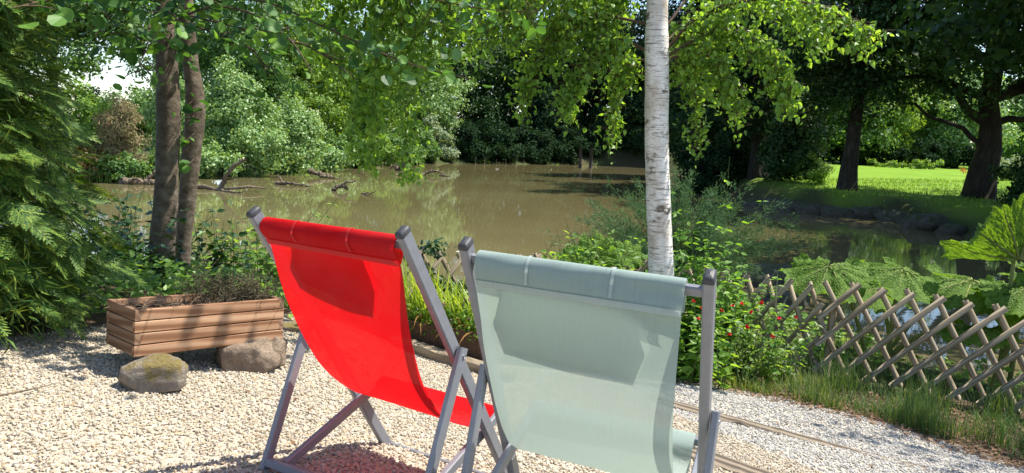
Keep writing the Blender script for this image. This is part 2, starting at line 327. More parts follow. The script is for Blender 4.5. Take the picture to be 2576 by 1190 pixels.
def sdist(poly, X, Y):
    """signed distance, negative inside"""
    d = np.full(X.shape, 1e9); ins = np.zeros(X.shape, bool); n = len(poly)
    for i in range(n):
        (x0, y0), (x1, y1) = poly[i], poly[(i + 1) % n]; ex, ey = x1 - x0, y1 - y0
        t = np.clip(((X - x0) * ex + (Y - y0) * ey) / (ex * ex + ey * ey), 0, 1)
        d = np.minimum(d, np.hypot(X - x0 - t * ex, Y - y0 - t * ey))
        if y0 != y1: ins ^= ((y0 > Y) != (y1 > Y)) & (X < ex * (Y - y0) / ey + x0)
    return np.where(ins, -d, d)
def ss(t): t = np.clip(t, 0, 1); return t * t * (3 - 2 * t)
def wav(X, Y): return np.sin(X * 1.7 + np.sin(Y * 1.3)) * np.cos(Y * 1.9 + .5 * X)
def ground(X, Y):
    X = np.asarray(X, float); Y = np.asarray(Y, float)
    xc = np.clip(X, -4, 7)
    g = (-.17 * (np.clip(Y, 1.2, 4.6) - 3) - .05 * np.clip(Y - 4.6, 0, 1)) * (1 - .55 * ss((-X - .55) / .9))
    drop = np.clip((Y - 5.0) / 2.2, 0, 1) * np.maximum(0, .72 - .11 * (np.clip(X, -4, 9) + 2.5))
    near = -.115 * xc + g - drop
    near = np.maximum(near, -1.0)
    right = -.4 + .021 * np.maximum(0, Y - 27) + 0 * X
    left = -.85 + .006 * np.maximum(0, Y - 27) + .02 * wav(X * .3, Y * .3)
    k = ss((Y - 13) / 3); far = left + (right - left) * ss((X - 4) / 5)
    L = near * (1 - k) + far * k
    d = sdist(POND, X, Y)
    wdt = np.where(Y < 14, .9, np.where(X > 4, 1.2, 2.5))
    h = np.where(d < 0, WATER_Z - np.minimum(1., -d * .9) - .02, WATER_Z - .02 + (L - WATER_Z + .02) * ss(d / wdt) ** .8)
    amp = np.where(Y < 14, .012, .05) * np.where(sdist(GRAVEL, X, Y) < .2, .3, 1)
    return h + amp * wav(X * 2, Y * 2)
def gz(x, y): return float(ground(np.array([x]), np.array([y]))[0])
def axis(lo, a, b, hi, fine, mid):
    L = [np.arange(a, b, fine)]; x = b; s = fine
    while x < hi: L.append([x]); s = min(s * 1.18, mid); x += s
    x = a; s = fine; l2 = []
    while x > lo: s = min(s * 1.18, mid); x -= s; l2.append(x)
    return np.concatenate([np.array(l2[::-1])] + [np.asarray(q, float) for q in L])
xs = axis(-160, -6, 7, 160, .11, 3); ys = axis(-12, 0, 12, 220, .11, 2.2)
GXX, GYY = np.meshgrid(xs, ys, indexing='ij'); HZ = ground(GXX, GYY)
gm = MB(); v, f = grid(np.stack([GXX, GYY, HZ], -1)); gm.add(v, f)
g_ob = structure(obj('ground', gm, M['ground'], smooth=True))
dg = sdist(GRAVEL, GXX, GYY).ravel(); dp = sdist(POND, GXX, GYY).ravel(); XX, YY = GXX.ravel(), GYY.ravel()
zone = np.zeros((len(XX), 4), np.float32); zone[:, 3] = 1
zone[:, 0] = ss(.5 - dg / .12)
zone[:, 1] = ss((XX - 6) / 2) * ss((66 - YY + (XX - 14) * .6) / 4) * ss((YY - 16) / 3) * ss((dp - 1.0) / .8)
zone[:, 2] = ss((dp + .3) / .3) * np.where((YY > 6.2) | (np.abs(XX) > 5), 1, 0) * (1 - zone[:, 1])
ca = g_ob.data.color_attributes.new('zone', 'FLOAT_COLOR', 'POINT'); ca.data.foreach_set('color', zone.ravel())
wm = MB(); wm.add([(-170, 4, WATER_Z), (60, 4, WATER_Z), (60, 90, WATER_Z), (-170, 90, WATER_Z)], np.array([[0, 1, 2, 3]]))
structure(obj('pond_water', wm, M['water']))

# ------------------------------------------------------------------ gravel
def ico(sub=1):
    p = (1 + 5 ** .5) / 2
    V = [(-1, p, 0), (1, p, 0), (-1, -p, 0), (1, -p, 0), (0, -1, p), (0, 1, p), (0, -1, -p), (0, 1, -p), (p, 0, -1), (p, 0, 1), (-p, 0, -1), (-p, 0, 1)]
    F = [(0, 11, 5), (0, 5, 1), (0, 1, 7), (0, 7, 10), (0, 10, 11), (1, 5, 9), (5, 11, 4), (11, 10, 2), (10, 7, 6), (7, 1, 8), (3, 9, 4), (3, 4, 2), (3, 2, 6), (3, 6, 8), (3, 8, 9), (4, 9, 5), (2, 4, 11), (6, 2, 10), (8, 6, 7), (9, 8, 1)]
    V = [np.array(q) / np.linalg.norm(q) for q in V]
    for _ in range(sub - 1):
        mid = {}; F2 = []
        def mp(a, b):
            k = (min(a, b), max(a, b))
            if k not in mid: V.append((V[a] + V[b]) / np.linalg.norm(V[a] + V[b])); mid[k] = len(V) - 1
            return mid[k]
        for a, b, c in F:
            x, y, z = mp(a, b), mp(b, c), mp(c, a); F2 += [(a, x, z), (b, y, x), (c, z, y), (x, y, z)]
        F = F2
    return np.array(V), np.array(F)
def pebbles(name, mat, seed, n, poly, xr, yr, keep, size):
    rg = RNG(seed); X = rg.uniform(*xr, n); Y = rg.uniform(*yr, n)
    k = (sdist(poly, X, Y) < rg.normal(0, .03, n)) & keep(X, Y)
    X, Y = X[k], Y[k]; Z = ground(X, Y); n = len(X); T, F = ico(1); mb = MB()
    sx = rg.uniform(*size, n) ; S = np.stack([sx, sx * rg.uniform(.6, .9, n), sx * rg.uniform(.36, .55, n)], 1)
    A = rdir(rg, n); A[:, 2] *= .3; A = norm(A); B = norm(np.cross(A, rdir(rg, n))); C = np.cross(A, B)
    J = 1 + rg.normal(0, .13, (n, 12, 1)); P = T[None] * J * S[:, None]
    V = P[..., 0:1] * A[:, None] + P[..., 1:2] * B[:, None] + P[..., 2:3] * C[:, None] + np.stack([X, Y, Z + rg.uniform(0, .007, n)], 1)[:, None]
    mb.add(V.reshape(-1, 3), (F[None] + (np.arange(n) * 12)[:, None, None]).reshape(-1, 3))
    return tag(obj(name, mb, mat), None, None, None, 'stuff')
PATHX = lambda X, Y: X + .55 * (Y - 4.7) > .95
pebbles('gravel', M['gravel'], 1, 98000, GRAVEL, (-3, 1.7), (1.7, 5.4), lambda X, Y: ~PATHX(X, Y), (.006, .0108))
pebbles('path_gravel', M['path_gravel'], 2, 56000, GRAVEL, (.2, 4.4), (2.6, 6), PATHX, (.006, .0115))

# ------------------------------------------------------------------ deck chairs
def deck_chair(label, q, prm, profL, profR, insL, insR, mats, pad):
    x, y, z, yaw, sx, sy = q; xt, zt, xb, pv, xf, zf, xr, zr, W2 = prm; W = W2 / 2
    Nn = norm(np.array([-sx, -sy, 1.])); Ff = np.array([math.sin(yaw), math.cos(yaw), 0]); Ff = norm(Ff - Nn * (Ff @ Nn)); Rr = np.cross(Ff, Nn)
    t = thing('deck_chair', label, 'deck chair', (0, 0, 0))
    t.matrix_world = Matrix(((Rr[0], Ff[0], Nn[0], x), (Rr[1], Ff[1], Nn[1], y), (Rr[2], Ff[2], Nn[2], z), (0, 0, 0, 1)))
    P = lambda l, b, h: np.array([l, -b, h], float); lat = np.array([1., 0, 0])
    d = norm(P(0, xt, zt) - P(0, 0, 0)); ext = .02
    for s in (-1, 1):
        top = P(s * W, xt, zt) - d * .019
        rl = obj('rail', bar(MB(), P(s * W, 0, .012) - d * .01, top, lat, .026, .042, .004), M['frame'], t)
        mb = MB(); rings = []; nn = np.cross(d, lat)
        for off, sa, sb in ((-.001, 1, 1), (.007, 1, 1), (.0125, .9, .93), (.016, .68, .8), (.0175, .35, .5), (.018, .05, .1)):
            rings.append([top + d * off + lat * u * .0138 * sa + nn * v_ * .0218 * sb for u, v_ in ((1, -.86), (1, .86), (.8, 1), (-.8, 1), (-1, .86), (-1, -.86), (-.8, -1), (.8, -1))])
        v, f = grid(np.array(rings), True); mb.add(v, [f, (np.arange(8) + 40)[None]]); obj('end_cap', mb, M['black_cap'], rl, True)
        b, h = xt * pv, zt * pv; pl = s * (W + .027)
        dd = norm(P(pl, b, h) - P(pl, xb, 0))
        pp = obj('prop_leg', bar(MB(), P(pl, xb, .004), P(pl, b, h) + dd * .022, lat, .022, .036, .004), M['frame'], t)
        mb = MB(); tube(mb, [P(pl + s * .010, b, h - .004), P(pl + s * .0145, b, h - .004)], .006, 10); obj('bolt', mb, M['bolt'], pp, True)
        si = s * (W - .028)
        obj('seat_bar', bar(MB(), P(si, xr, zr), P(si, xf, zf), lat, .022, .036, .004), M['frame'], t)
    cross = lambda nm, l0, l1, b, h, a_, b_, up=(0, 0, 1.): obj(nm, bar(MB(), P(l0, b, h), P(l1, b, h), np.array(up), a_, b_, .004), M['frame'], t)
    tb = P(0, xt, zt) - d * .059
    cross('top_bar', -W + .0132, W - .0132, -tb[1], tb[2], .028, .018, d)
    cross('foot_bar', -W + .0132, W - .0132, .012, .03, .03, .02)
    cross('front_bar', -W + .04, W - .04, xf, zf, .024, .034)
    cross('rear_bar', -W - .015, W + .015, xb, .03, .028, .028)
    cross('seat_rear_bar', -W + .0395, W - .0395, xr, zr, .02, .03)
    # sling: from round the top bar, down its back, through the sag, up and over the front bar
    bt, ht = -tb[1], tb[2]
    def prof(pr):
        top = [(bt - .022, ht - .055), (bt - .021, ht - .01), (bt - .008, ht + .019), (bt + .010, ht + .021), (bt + .021, ht + .006), (bt + .019, ht - .020)]
        end = [(xf + .05, zf - .012), (xf + .012, zf + .0195), (xf - .012, zf + .0195), (xf - .0215, zf + .004), (xf - .016, zf - .03)]
        return catmull(np.array(top + list(pr) + end), 150)
    A, B = prof(profL), prof(profR); nu = 25; U = np.linspace(0, 1, nu); l0, l1 = -W + insL, W - insR
    def surf(U, sel=slice(None), off=0.):
        a, b = A[sel], B[sel]; g = a[:, None] * (1 - U)[None, :, None] + b[:, None] * U[None, :, None]
        L = (l0 + (l1 - l0) * U)[None] + 0 * g[..., 0]; Pg = np.stack([L, -g[..., 0], g[..., 1]], -1)
        tt = np.linspace(0, 1, len(A))[sel][:, None]; uu = U[None]; wr = .0016 * np.sin(6.283 * (1.3 * uu + 5.2 * tt)) * np.sin(6.283 * (2.1 * uu - 2.3 * tt) + 1) + .0011 * np.sin(6.283 * (3.7 * uu + 7 * tt) + 2) * np.sin(9 * tt) + .0012 * np.cos(6.283 * 9 * tt) * (np.exp(-uu * 9) + np.exp(-(1 - uu) * 9)); Pg[..., 1] += wr * np.clip(tt * 6, 0, 1)
        if off:
            T = np.gradient(Pg, axis=0); nrm = norm(np.cross(T, np.array([1., 0, 0]))); Pg = Pg + nrm * off
        return Pg
    mb = MB(); v, f = grid(surf(U)); mb.add(v, f); sl = obj('sling', mb, M[mats + '_sling'], t, True)
    # which sample is where: walk along the cloth from the top of the bar
    C = surf(np.array([.5]))[:, 0]; sarc = np.concatenate([[0], np.cumsum(np.linalg.norm(np.diff(C, axis=0), axis=1))])
    i0 = int(np.argmax(C[:, 2])); s0 = sarc[i0]
    ix = lambda dist: int(np.argmin(abs(sarc - s0 - dist)))
    side = 1 if (surf(np.array([.5]), slice(ix(.2), ix(.2) + 3), .01)[1, 0, 1] < C[ix(.2) + 1][1]) else -1   # away from the sitter
    hem = slice(max(0, i0 - 2), ix(.098)); mb = MB(); v, f = grid(surf(np.linspace(.001, .999, nu), hem, .0022 * side)); mb.add(v, f)
    hm = obj('top_hem', mb, M[mats + '_sling'], t, True)
    def strip(u0, u1, a, b):
        mb = MB(); v, f = grid(surf(np.linspace(u0, u1, max(3, int((u1 - u0) * nu))), slice(a, b), .0052 * side)); mb.add(v, f); obj('seam', mb, M[mats + '_seam'], hm, True)
    strip(.002, .998, ix(.085), ix(.085) + 4 if ix(.1) - ix(.085) < 4 else ix(.1))
    for uc in (.27, .68): strip(uc - .008, uc + .008, i0 - 1, ix(.085))
    # headrest pillow on the sitter's side, six-sided
    u0, u1, s_0, s_1 = pad; nu2, nv2 = 22, 16; rows = []
    for j in range(nv2 + 1):
        fv = j / nv2; k = ix(s_0 + (s_1 - s_0) * fv); pinch = .10 * abs(fv - .55) * 1.9
        us = np.linspace(u0 + pinch * .6, u1 - pinch * .6, nu2 + 1); row = surf(us, slice(k, k + 2), 0)[0]; rows.append(row)
    rows = np.array(rows); fu = np.linspace(0, 1, nu2 + 1)[None]; fv = np.linspace(0, 1, nv2 + 1)[:, None]
    th = .038 * (np.clip(np.sin(np.pi * fu), 0, 1) ** .45) * (np.clip(np.sin(np.pi * fv), 0, 1) ** .45)
    inn = np.zeros(3); inn = -side * norm(np.cross(np.gradient(rows, axis=0)[8, 10], np.array([1., 0, 0])))
    bk = rows + inn * .010; fr = rows + inn * (.011 + th)[..., None]
    mb = MB(); v, f = grid(bk); mb.add(v, f); v, f = grid(fr); mb.add(v, f); obj('headrest_pillow', mb, M[mats + '_pad'], t, True)
    return t
deck_chair('red deck chair with grey metal frame standing on the gravel', [-.2113, 2.6574, .0446 + .006, .5388, -.1299, -.2198],
           [.919, .8574, .6336, .6094, .1639, .304, .597, .0255, .605],
           [(.852, .765), (.823, .724), (.791, .672), (.745, .60), (.69, .535), (.62, .46), (.55, .395), (.47, .34), (.38, .293), (.29, .262), (.235, .268)],
           [(.862, .768), (.838, .728), (.79, .63), (.747, .553), (.698, .483), (.637, .41), (.581, .359), (.527, .322), (.469, .296), (.388, .277), (.30, .265), (.24, .272)], .030, .030, 'red', (.13, .80, .095, .26))
deck_chair('pale sage green deck chair, the nearer one, in front of the birch', [.3519, 2.2113, .0729 + .006, .3919, -.1071, -.1955],
           [.7632, .8729, .4701, .5817, .0759, .376, .6, .06, .6105],
           [(.726, .775), (.70, .735), (.660, .68), (.61, .60), (.53, .505), (.445, .41), (.36, .335), (.26, .27), (.18, .255), (.13, .30)],
           [(.744, .775), (.732, .735), (.712, .675), (.68, .59), (.63, .497), (.56, .41), (.46, .335), (.35, .285), (.22, .27), (.14, .31)], .03, .052, 'green', (.08, .87, .10, .285))

# ------------------------------------------------------------------ wooden planter and its stones
def planter():
    x, y, z, yaw, sx, sy = -1.7017, 3.1506, .2915, -.8457, -.0185, -.0791; L, D, H = .752, .345, .2225
    Nn = norm(np.array([-sx, -sy, 1.])); Ff = np.array([math.sin(yaw), math.cos(yaw), 0]); Ff = norm(Ff - Nn * (Ff @ Nn)); Rr = np.cross(Ff, Nn)
    t = thing('wooden_planter', 'long wooden planter box of four stacked boards raised on stones', 'planter', (0, 0, 0))
    t.matrix_world = Matrix(((Rr[0], Ff[0], Nn[0], x), (Rr[1], Ff[1], Nn[1], y), (Rr[2], Ff[2], Nn[2], z), (0, 0, 0, 1)))
    X, Y, Z = np.eye(3); th = .025; n = 4; bh = H / n
    def panel(nm, along, o, ln, out, mat, phase):
        mb = MB()
        for k in range(n):
            cut = (k + phase) % 2; a = th if cut else 0
            box(mb, o + along * a + Z * (k * bh + .002), along * (ln - 2 * a), out * th, Z * (bh - .004), .003)
        obj(nm, mb, mat, t)
    panel('front_panel', X, np.zeros(3), L, Y, M['planter'], 0); panel('back_panel', X, Y * (D - th), L, Y, M['planter'], 0)
    panel('end_panel', Y, X * 0, D, X, M['planter_end'], 1); panel('end_panel', Y, X * (L - th), D, X, M['planter_end'], 1)
    rg = RNG(5); mb = MB(); u = np.linspace(th, L - th, 26); w_ = np.linspace(th, D - th, 12)
    Pz = H - .04 + rg.normal(0, .006, (26, 12)); v, f = grid(np.stack(list(np.meshgrid(u, w_, indexing='ij')) + [Pz], -1)); mb.add(v, f); obj('soil', mb, M['soil'], t, True)
    for a in (.13, L - .20): obj('foot', box(MB(), X * a + Y * .02 - Z * .036, X * .05, Y * (D - .04), Z * .035), M['planter_end'], t)
    return t
pl = planter(); bpy.context.view_layer.update(); PLM = pl.matrix_world.copy()
PW = lambda a, b, c: np.array(PLM @ Vector((a, b, c)))
def twig_plant(name, label, cat, base, n, spread, h, mat, seed, thick=.0016, leaves=0):
    rg = RNG(seed); t = thing(name, label, cat, base); mb = MB(); lf = MB()
    for i in range(n):
        p0 = base + np.array([rg.normal(0, spread * .45), rg.normal(0, spread * .3), 0]); d = norm(np.array([rg.normal(0, .55), rg.normal(0, .55), 1.])); L = h * rg.uniform(.5, 1.1)
        pts = [p0, p0 + d * L * .4 + rg.normal(0, .01, 3), p0 + d * L * .75 + rg.normal(0, .02, 3), p0 + d * L + rg.normal(0, .03, 3)]
        tube(mb, pts, [thick * 1.3, thick, thick * .8, thick * .4], 4, cap=False)
        if leaves:
            k = leaves; tt = rg.uniform(.25, 1, k); pos = p0 + np.outer(tt * L, d) + rg.normal(0, .008, (k, 3)); scatter(lf, DIAMOND, pos, rdir(rg, k), norm(d + rg.normal(0, .6, (k, 3))), rg.uniform(.008, .02, k), .005)
    obj('stems', mb, M['twig'], t)
    if leaves: obj('foliage', lf, mat, t)
    return t
M['lav_leaf'] = leaf_mat('faded lavender leaf', [(.07, .055, .04), (.12, .095, .065), (.11, .12, .06), (.16, .13, .095)], .15, .8, .1)
twig_plant('dried_lavender', 'bushy brown dried lavender at the right end of the planter', 'plant', PW(.585, .20, .175), 170, .22, .19, M['lav_leaf'], 11, .0014, 26)
def straw():
    rg = RNG(12); mb = MB(); b = PW(.12, .15, .19)
    for i in range(70):
        p = PW(rg.uniform(.04, .48), rg.uniform(.04, .29), .185); d = rdir(rg, 1)[0]; d[2] = abs(d[2]) * .5 + .05; L = rg.uniform(.04, .15)
        tube(mb, [p, p + d * L * .5 + [0, 0, .012], p + d * L + [0, 0, -.004]], [.0022, .0018, .001], 4, cap=False)
    tag(obj('dead_stalks', mb, M['dead_straw'], origin=b), 'pale dead stalks lying on the soil in the planter', 'dead plant', None, 'stuff')
M['dead_straw'] = leaf_mat('dead straw', [(.16, .11, .07), (.28, .20, .13), (.10, .07, .05)], .1, .8, .1, (1, .9, .7))
straw()
def rock(name, label, cat, c, s, seed, mat, rz=0, flat=.5, group=None, sub=4, base=None):
    rg = RNG(seed); T, F = ico(sub); P = T.copy(); K = norm(rg.normal(size=(14, 3)))
    Pc = T / np.max(np.abs(T), axis=1, keepdims=True); P = .62 * Pc + .38 * T
    for k, off in zip(K, rg.uniform(.82, 1.2, 14)):          # cleft faces
        dd = P @ k; P = P - np.maximum(dd - off, 0)[:, None] * k
    for o in range(3):
        kx = rg.normal(size=(4, 3)) * (2.2 * 2.2 ** o)
        P = P * (1 + .06 / (1.6 ** o) * np.sum([np.sin(T @ q + rg.uniform(0, 6)) for q in kx], 0) / 2)[:, None]
    P = P * np.array(s); cc, sn = math.cos(rz), math.sin(rz); P = P @ np.array([[cc, sn, 0], [-sn, cc, 0], [0, 0, 1]])
    mb = MB(); mb.add(P + np.array(c), F); return tag(obj(name, mb, mat, None, True, origin=c), label, cat, group)
rock('stone', 'large mossy grey stone on the gravel under the left end of the planter', 'stone', at(388, 940, 3.10), (.138, .115, .078), 21, M['rock_moss'], .1)
rock('stone', 'brown split stone under the right end of the planter', 'stone', at(628, 890, 3.62), (.155, .13, .085), 27, M['rock_brown'], .35)
rock('stone', 'small brown stone wedged behind the split one under the planter', 'stone', at(690, 880, 3.72), (.07, .08, .085), 24, M['rock_brown'], .9)
rock('stone', 'flat grey paving stone at the gravel edge right of the planter', 'stone', at(742, 822, 4.6), (.13, .09, .035), 25, M['rock_moss'], .2)

# ------------------------------------------------------------------ trough of sword leaves, edging timbers
def trough():
    p0, p1 = np.array([-.98, 5.27]), np.array([-.13, 4.86]); z0 = gz(-.5, 5.05) + .02; X = np.array([*(p1 - p0), 0.]); L = np.linalg.norm(X); X /= L; Y = np.array([-X[1], X[0], 0]); Z = np.array([0, 0, 1.]); o = np.array([*p0, z0])
    t = thing('trough_planter', 'rusty brown trough planter behind the red deck chair', 'planter', o); H, D, th = .215, .27, .014
    box(mb := MB(), o, X * L, Y * th, Z * H); obj('front_panel', mb, M['trough'], t)
    box(mb := MB(), o + Y * (D - th), X * L, Y * th, Z * H); obj('back_panel', mb, M['trough'], t)
    for a in (0, L - th): box(mb := MB(), o + X * a + Y * th, Y * (D - 2 * th), X * th, Z * H); obj('end_panel', mb, M['sleeper'] if a else M['trough'], t)
    box(mb := MB(), o + X * th + Y * th + Z * .05, X * (L - 2 * th), Y * (D - 2 * th), Z * .13); obj('soil', mb, M['soil'], t)
    return o, X, Y, L, D
TO, TX, TY, TL, TD = trough()
def blade(mb, p, d, L, wd, bend, seg=6, rg=None):
    """one long strip that rises along d and bends over"""
    side = norm(np.cross(d, [0, 0, 1.]) + 1e-6); up = np.array([0, 0, 1.]); h = norm(np.array([d[0], d[1], 0]) + 1e-6); pts = []; p = np.array(p, float); a = math.atan2(d[2], math.hypot(d[0], d[1]))
    for k in range(seg + 1):
        wv = wd * (1 - (k / seg) ** 2.2) * (.7 + .3 * min(1, k)); pts.append([p - side * wv / 2, p + side * wv / 2]); p = p + (h * math.cos(a) + up * math.sin(a)) * L / seg; a -= bend / seg * (.4 + 1.2 * k / seg)
    v, f = grid(np.array(pts)); mb.add(v, f)
def sword_clump(name, label, base, n, area, h, seed, nd=26):
    rg = RNG(seed); t = thing(name, label, 'plant', base); g = MB(); dd = MB(); hb = MB()
    for i in range(n + nd):
        p = base + TX * rg.uniform(-area, area) + TY * rg.uniform(-.09, .09); dead = i >= n
        a = rg.uniform(0, 6.28); el = rg.uniform(1.1, 1.5) if not dead else rg.uniform(.4, 1.1)
        d = np.array([math.cos(a) * math.cos(el), math.sin(a) * math.cos(el), math.sin(el)])
        blade(dd if dead else g, p, d, h * rg.uniform(.55, 1.1) * (.7 if dead else 1), rg.uniform(.011, .019), rg.uniform(.2, 1.5) + (1.2 if dead else 0))
    k = 900; pos = base + np.outer(rg.uniform(-area, area * 1.1, k), TX) + np.outer(rg.uniform(-.16, .1, k), TY) + np.outer(rg.uniform(-.05, .16, k), [0, 0, 1]); scatter(hb, OVATE, pos, norm(rdir(rg, k) + [0, 0, .8]), rdir(rg, k), rg.uniform(.015, .032, k))
    obj('blades', g, M['sword'], t); obj('dead_blades', dd, M['dead_blade'], t); obj('undergrowth', hb, M['weed_leaf'], t)
    fl = MB(); k = 7; c = base + np.outer(rg.uniform(-area, area, k), TX) - TY * .1 + np.outer(rg.uniform(.05, .3, k), [0, 0, 1])
    for q in c: scatter(fl := MB(), ROUNDL, np.repeat(q[None], 5, 0), norm(rdir(rg, 5) + [0, -1, .3]), rdir(rg, 5), .012); obj('flower', fl, M['petal_pink'], t)
    pass
sword_clump('sword_leaf_plant', 'clump of yellow green sword leaves in the left half of the rusty trough', TO + TX * .26 + TY * .14 + [0, 0, .18], 120, .24, .50, 31)
sword_clump('sword_leaf_plant', 'clump of sword leaves with pink flowers in the right half of the rusty trough', TO + TX * .68 + TY * .14 + [0, 0, .18], 100, .17, .46, 32)
def beam(name, label, a, b, wd, ht, mat, seed):
    rg = RNG(seed); a = np.array(a, float); b = np.array(b, float); L = np.linalg.norm(b - a); k = int(L / .06) + 2; tt = np.linspace(0, 1, k); P = a + np.outer(tt, b - a); d = norm(b - a); s = norm(np.cross(d, [0, 0, 1.])); u = np.cross(s, d)
    c = [(-.5, -.5), (-.5, .4), (-.42, .5), (.42, .5), (.5, .4), (.5, -.5)]
    V = np.array([[p + s * (wd * x_ + rg.normal(0, .003)) + u * (ht * y_ + rg.normal(0, .003)) for x_, y_ in c] for p in P]); v, f = grid(V, True)
    mb = MB(); mb.add(v, [f, np.arange(6)[None], (np.arange(6) + (k - 1) * 6)[None]]); o = bpy.data.objects.new(name, None)
    X, Y, Z = d, -s, u; me = MB(); R = np.array([X, Y, Z]); me.add((np.concatenate(mb.V) - a) @ R.T, mb.F)
    ob = obj(name, me, mat); ob.matrix_world = Matrix((( *(float(q) for q in (X[0], Y[0], Z[0], a[0])),), (*(float(q) for q in (X[1], Y[1], Z[1], a[1])),), (*(float(q) for q in (X[2], Y[2], Z[2], a[2])),), (0, 0, 0, 1)))
    bpy.data.objects.remove(o); return tag(ob, label, 'timber edging')
def gp(x, y, dz=0): return np.array([x, y, gz(x, y) + dz])
beam('edging_timber', 'lichen covered split log lying along the front of the rusty trough', gp(-.86, 5.1, .03), gp(.05, 4.66, .03), .09, .07, M['log'], 41)
beam('edging_timber', 'weathered sleeper sunk in the path gravel beyond the sage chair', gp(1.0, 4.80, -.022), gp(2.45, 3.92, -.03), .11, .06, M['sleeper'], 42)
beam('edging_timber', 'mossy tan sleeper at the near edge of the path beside the sage chair', gp(.8, 3.5, .0), gp(1.42, 3.0, -.02), .14, .07, M['sleeper'], 43)

# ------------------------------------------------------------------ lattice fence
FENCE = np.array([(-6.5, 6.9), (-2.5, 7.1), (-.7, 7.7), (.65, 8.15), (1.9, 7.6), (2.55, 6.95), (2.9, 6.5), (4.2, 5.95), (6.4, 5.1)], float)
def fence(label, pts, posts, seed, base_dz=0., runs=(.55, .55)):
    rg = RNG(seed); pts = np.array(pts, float); seg = np.linalg.norm(np.diff(pts, axis=0), axis=1); cum = np.concatenate([[0], np.cumsum(seg)]); L = cum[-1]
    def pos(s):
        s_ = np.clip(s, 0, L); x = np.interp(s_, cum, pts[:, 0]); y = np.interp(s_, cum, pts[:, 1]); i = min(max(np.searchsorted(cum, s_) - 1, 0), len(seg) - 1); d = (pts[i + 1] - pts[i]) / seg[i]
        return np.array([x, y]) + d * (s - s_), d
    zs = [gz(*pos(s)[0]) for s in np.linspace(0, L, 30)]; zb = lambda s: float(np.interp(s, np.linspace(0, L, 30), zs)) + base_dz
    p0 = pos(0)[0]; t = thing('lattice_fence', label, 'fence', (p0[0], p0[1], zb(0))); H, sp = .88, .225
    n = int(L / sp) + 1
    for lay, sg in ((-1, 1), (1, -1)):
        for i in range(-4, n + 5):
            s_t = i * sp + (.06 if lay > 0 else 0); s_b = s_t + sg * runs[0 if sg > 0 else 1]
            if min(s_t, s_b) < -.12 or max(s_t, s_b) > L + .12:
                pass
            lo, hi = -.02, L + .02                     # clip at the run's ends
            def pt(k):
                s = s_t + (s_b - s_t) * k; q, d = pos(s); nrm = np.array([d[1], -d[0]]); return np.array([q[0] + nrm[0] * .025 * lay, q[1] + nrm[1] * .025 * lay, zb(s) + H * (1 - k) + .03])
            k0, k1 = 0., 1.
            for s_lim, keep_less in ((lo, False), (hi, True)):
                kk = (s_lim - s_t) / (s_b - s_t)
                inside0 = s_t <= s_lim if keep_less else s_t >= s_lim; inside1 = s_b <= s_lim if keep_less else s_b >= s_lim
                if not inside0 and not inside1: k0 = 2
                elif not inside0: k0 = max(k0, kk)
                elif not inside1: k1 = min(k1, kk)
            if k1 - k0 < .12: continue
            k0 += rg.uniform(-.02, .02) if k0 == 0 else 0
            A, B = pt(k0), pt(k1); r = .0255 * rg.uniform(.93, 1.07); me = MB(); Ln = np.linalg.norm(B - A); zz = norm(A - B); tube(me, [(0, 0, 0), (0, 0, Ln * .5), (0, 0, Ln - .004), (0, 0, Ln)], [r, r, r, r * .8], 10, .03, rg)
            o = obj('picket', me, M['picket'], None, True); o.parent = t; rot = Vector(zz).to_track_quat('Z', 'Y').to_matrix().to_4x4(); rot.translation = Vector(B - np.array(t['_o'])); o.matrix_local = rot
    for s in posts:
        q, d = pos(s); nrm = np.array([-d[1], d[0]]); q = q + nrm * .075; z0 = zb(s); me = MB(); tube(me, [(0, 0, -.2), (0, 0, .3), (0, 0, H - .17), (0, 0, H - .14)], [.036, .035, .034, .029], 14, .02, rg)
        o = obj('post', me, M['picket'], None, True); o.parent = t; o.location = np.array([q[0], q[1], z0]) - np.array(t['_o'])
    return t
fence('crossed pole lattice fence running to the right edge beside the tall grass', FENCE[6:], [.1, 1.9, 3.7], 51, 0, (.50, .78))
fence('lattice fence stretch behind the white birch, half hidden by leaves', FENCE[3:7], [.05, 1.4], 52, -.04, (.4, .62))
fence('lattice fence stretch at the water behind the trough and the red chair', FENCE[1:4], [.05, 1.7], 53, -.1)

# ------------------------------------------------------------------ trees
def crown_pts(rg, ells, nclump, nleaf, csize, flat=.8):
    """leaf positions in clumps spread through the crown's volume; returns pos, outward dirs, clump centres"""
    vol = np.array([e[1][0] * e[1][1] * e[1][2] for e in ells]) ** .75; vol /= vol.sum(); CC = []; CR = []; OUT = []
    for e, sh in zip(ells, vol):
        k = max(3, int(nclump * sh)); d = rdir(rg, k); r = rg.random(k) ** .38
        lump = 1 + .22 * np.sin(d @ rg.normal(size=3) * 4 + rg.uniform(0, 6)) + .14 * np.sin(d @ rg.normal(size=3) * 8)
        CC.append(np.array(e[0]) + d * (r * lump)[:, None] * np.array(e[1])); OUT.append(d); CR.append(csize * rg.uniform(.6, 1.45, k))
    CC = np.concatenate(CC); CR = np.concatenate(CR); OUT = np.concatenate(OUT)
    wgt = CR ** 2; ci = rg.choice(len(CC), nleaf, p=wgt / wgt.sum()); d = rdir(rg, nleaf); rr = CR[ci] * rg.random(nleaf) ** .5
    off = d * rr[:, None]; off[:, 2] *= flat
    return CC[ci] + off, norm(d * .8 + OUT[ci] * .7 + [0, 0, .35]), CC
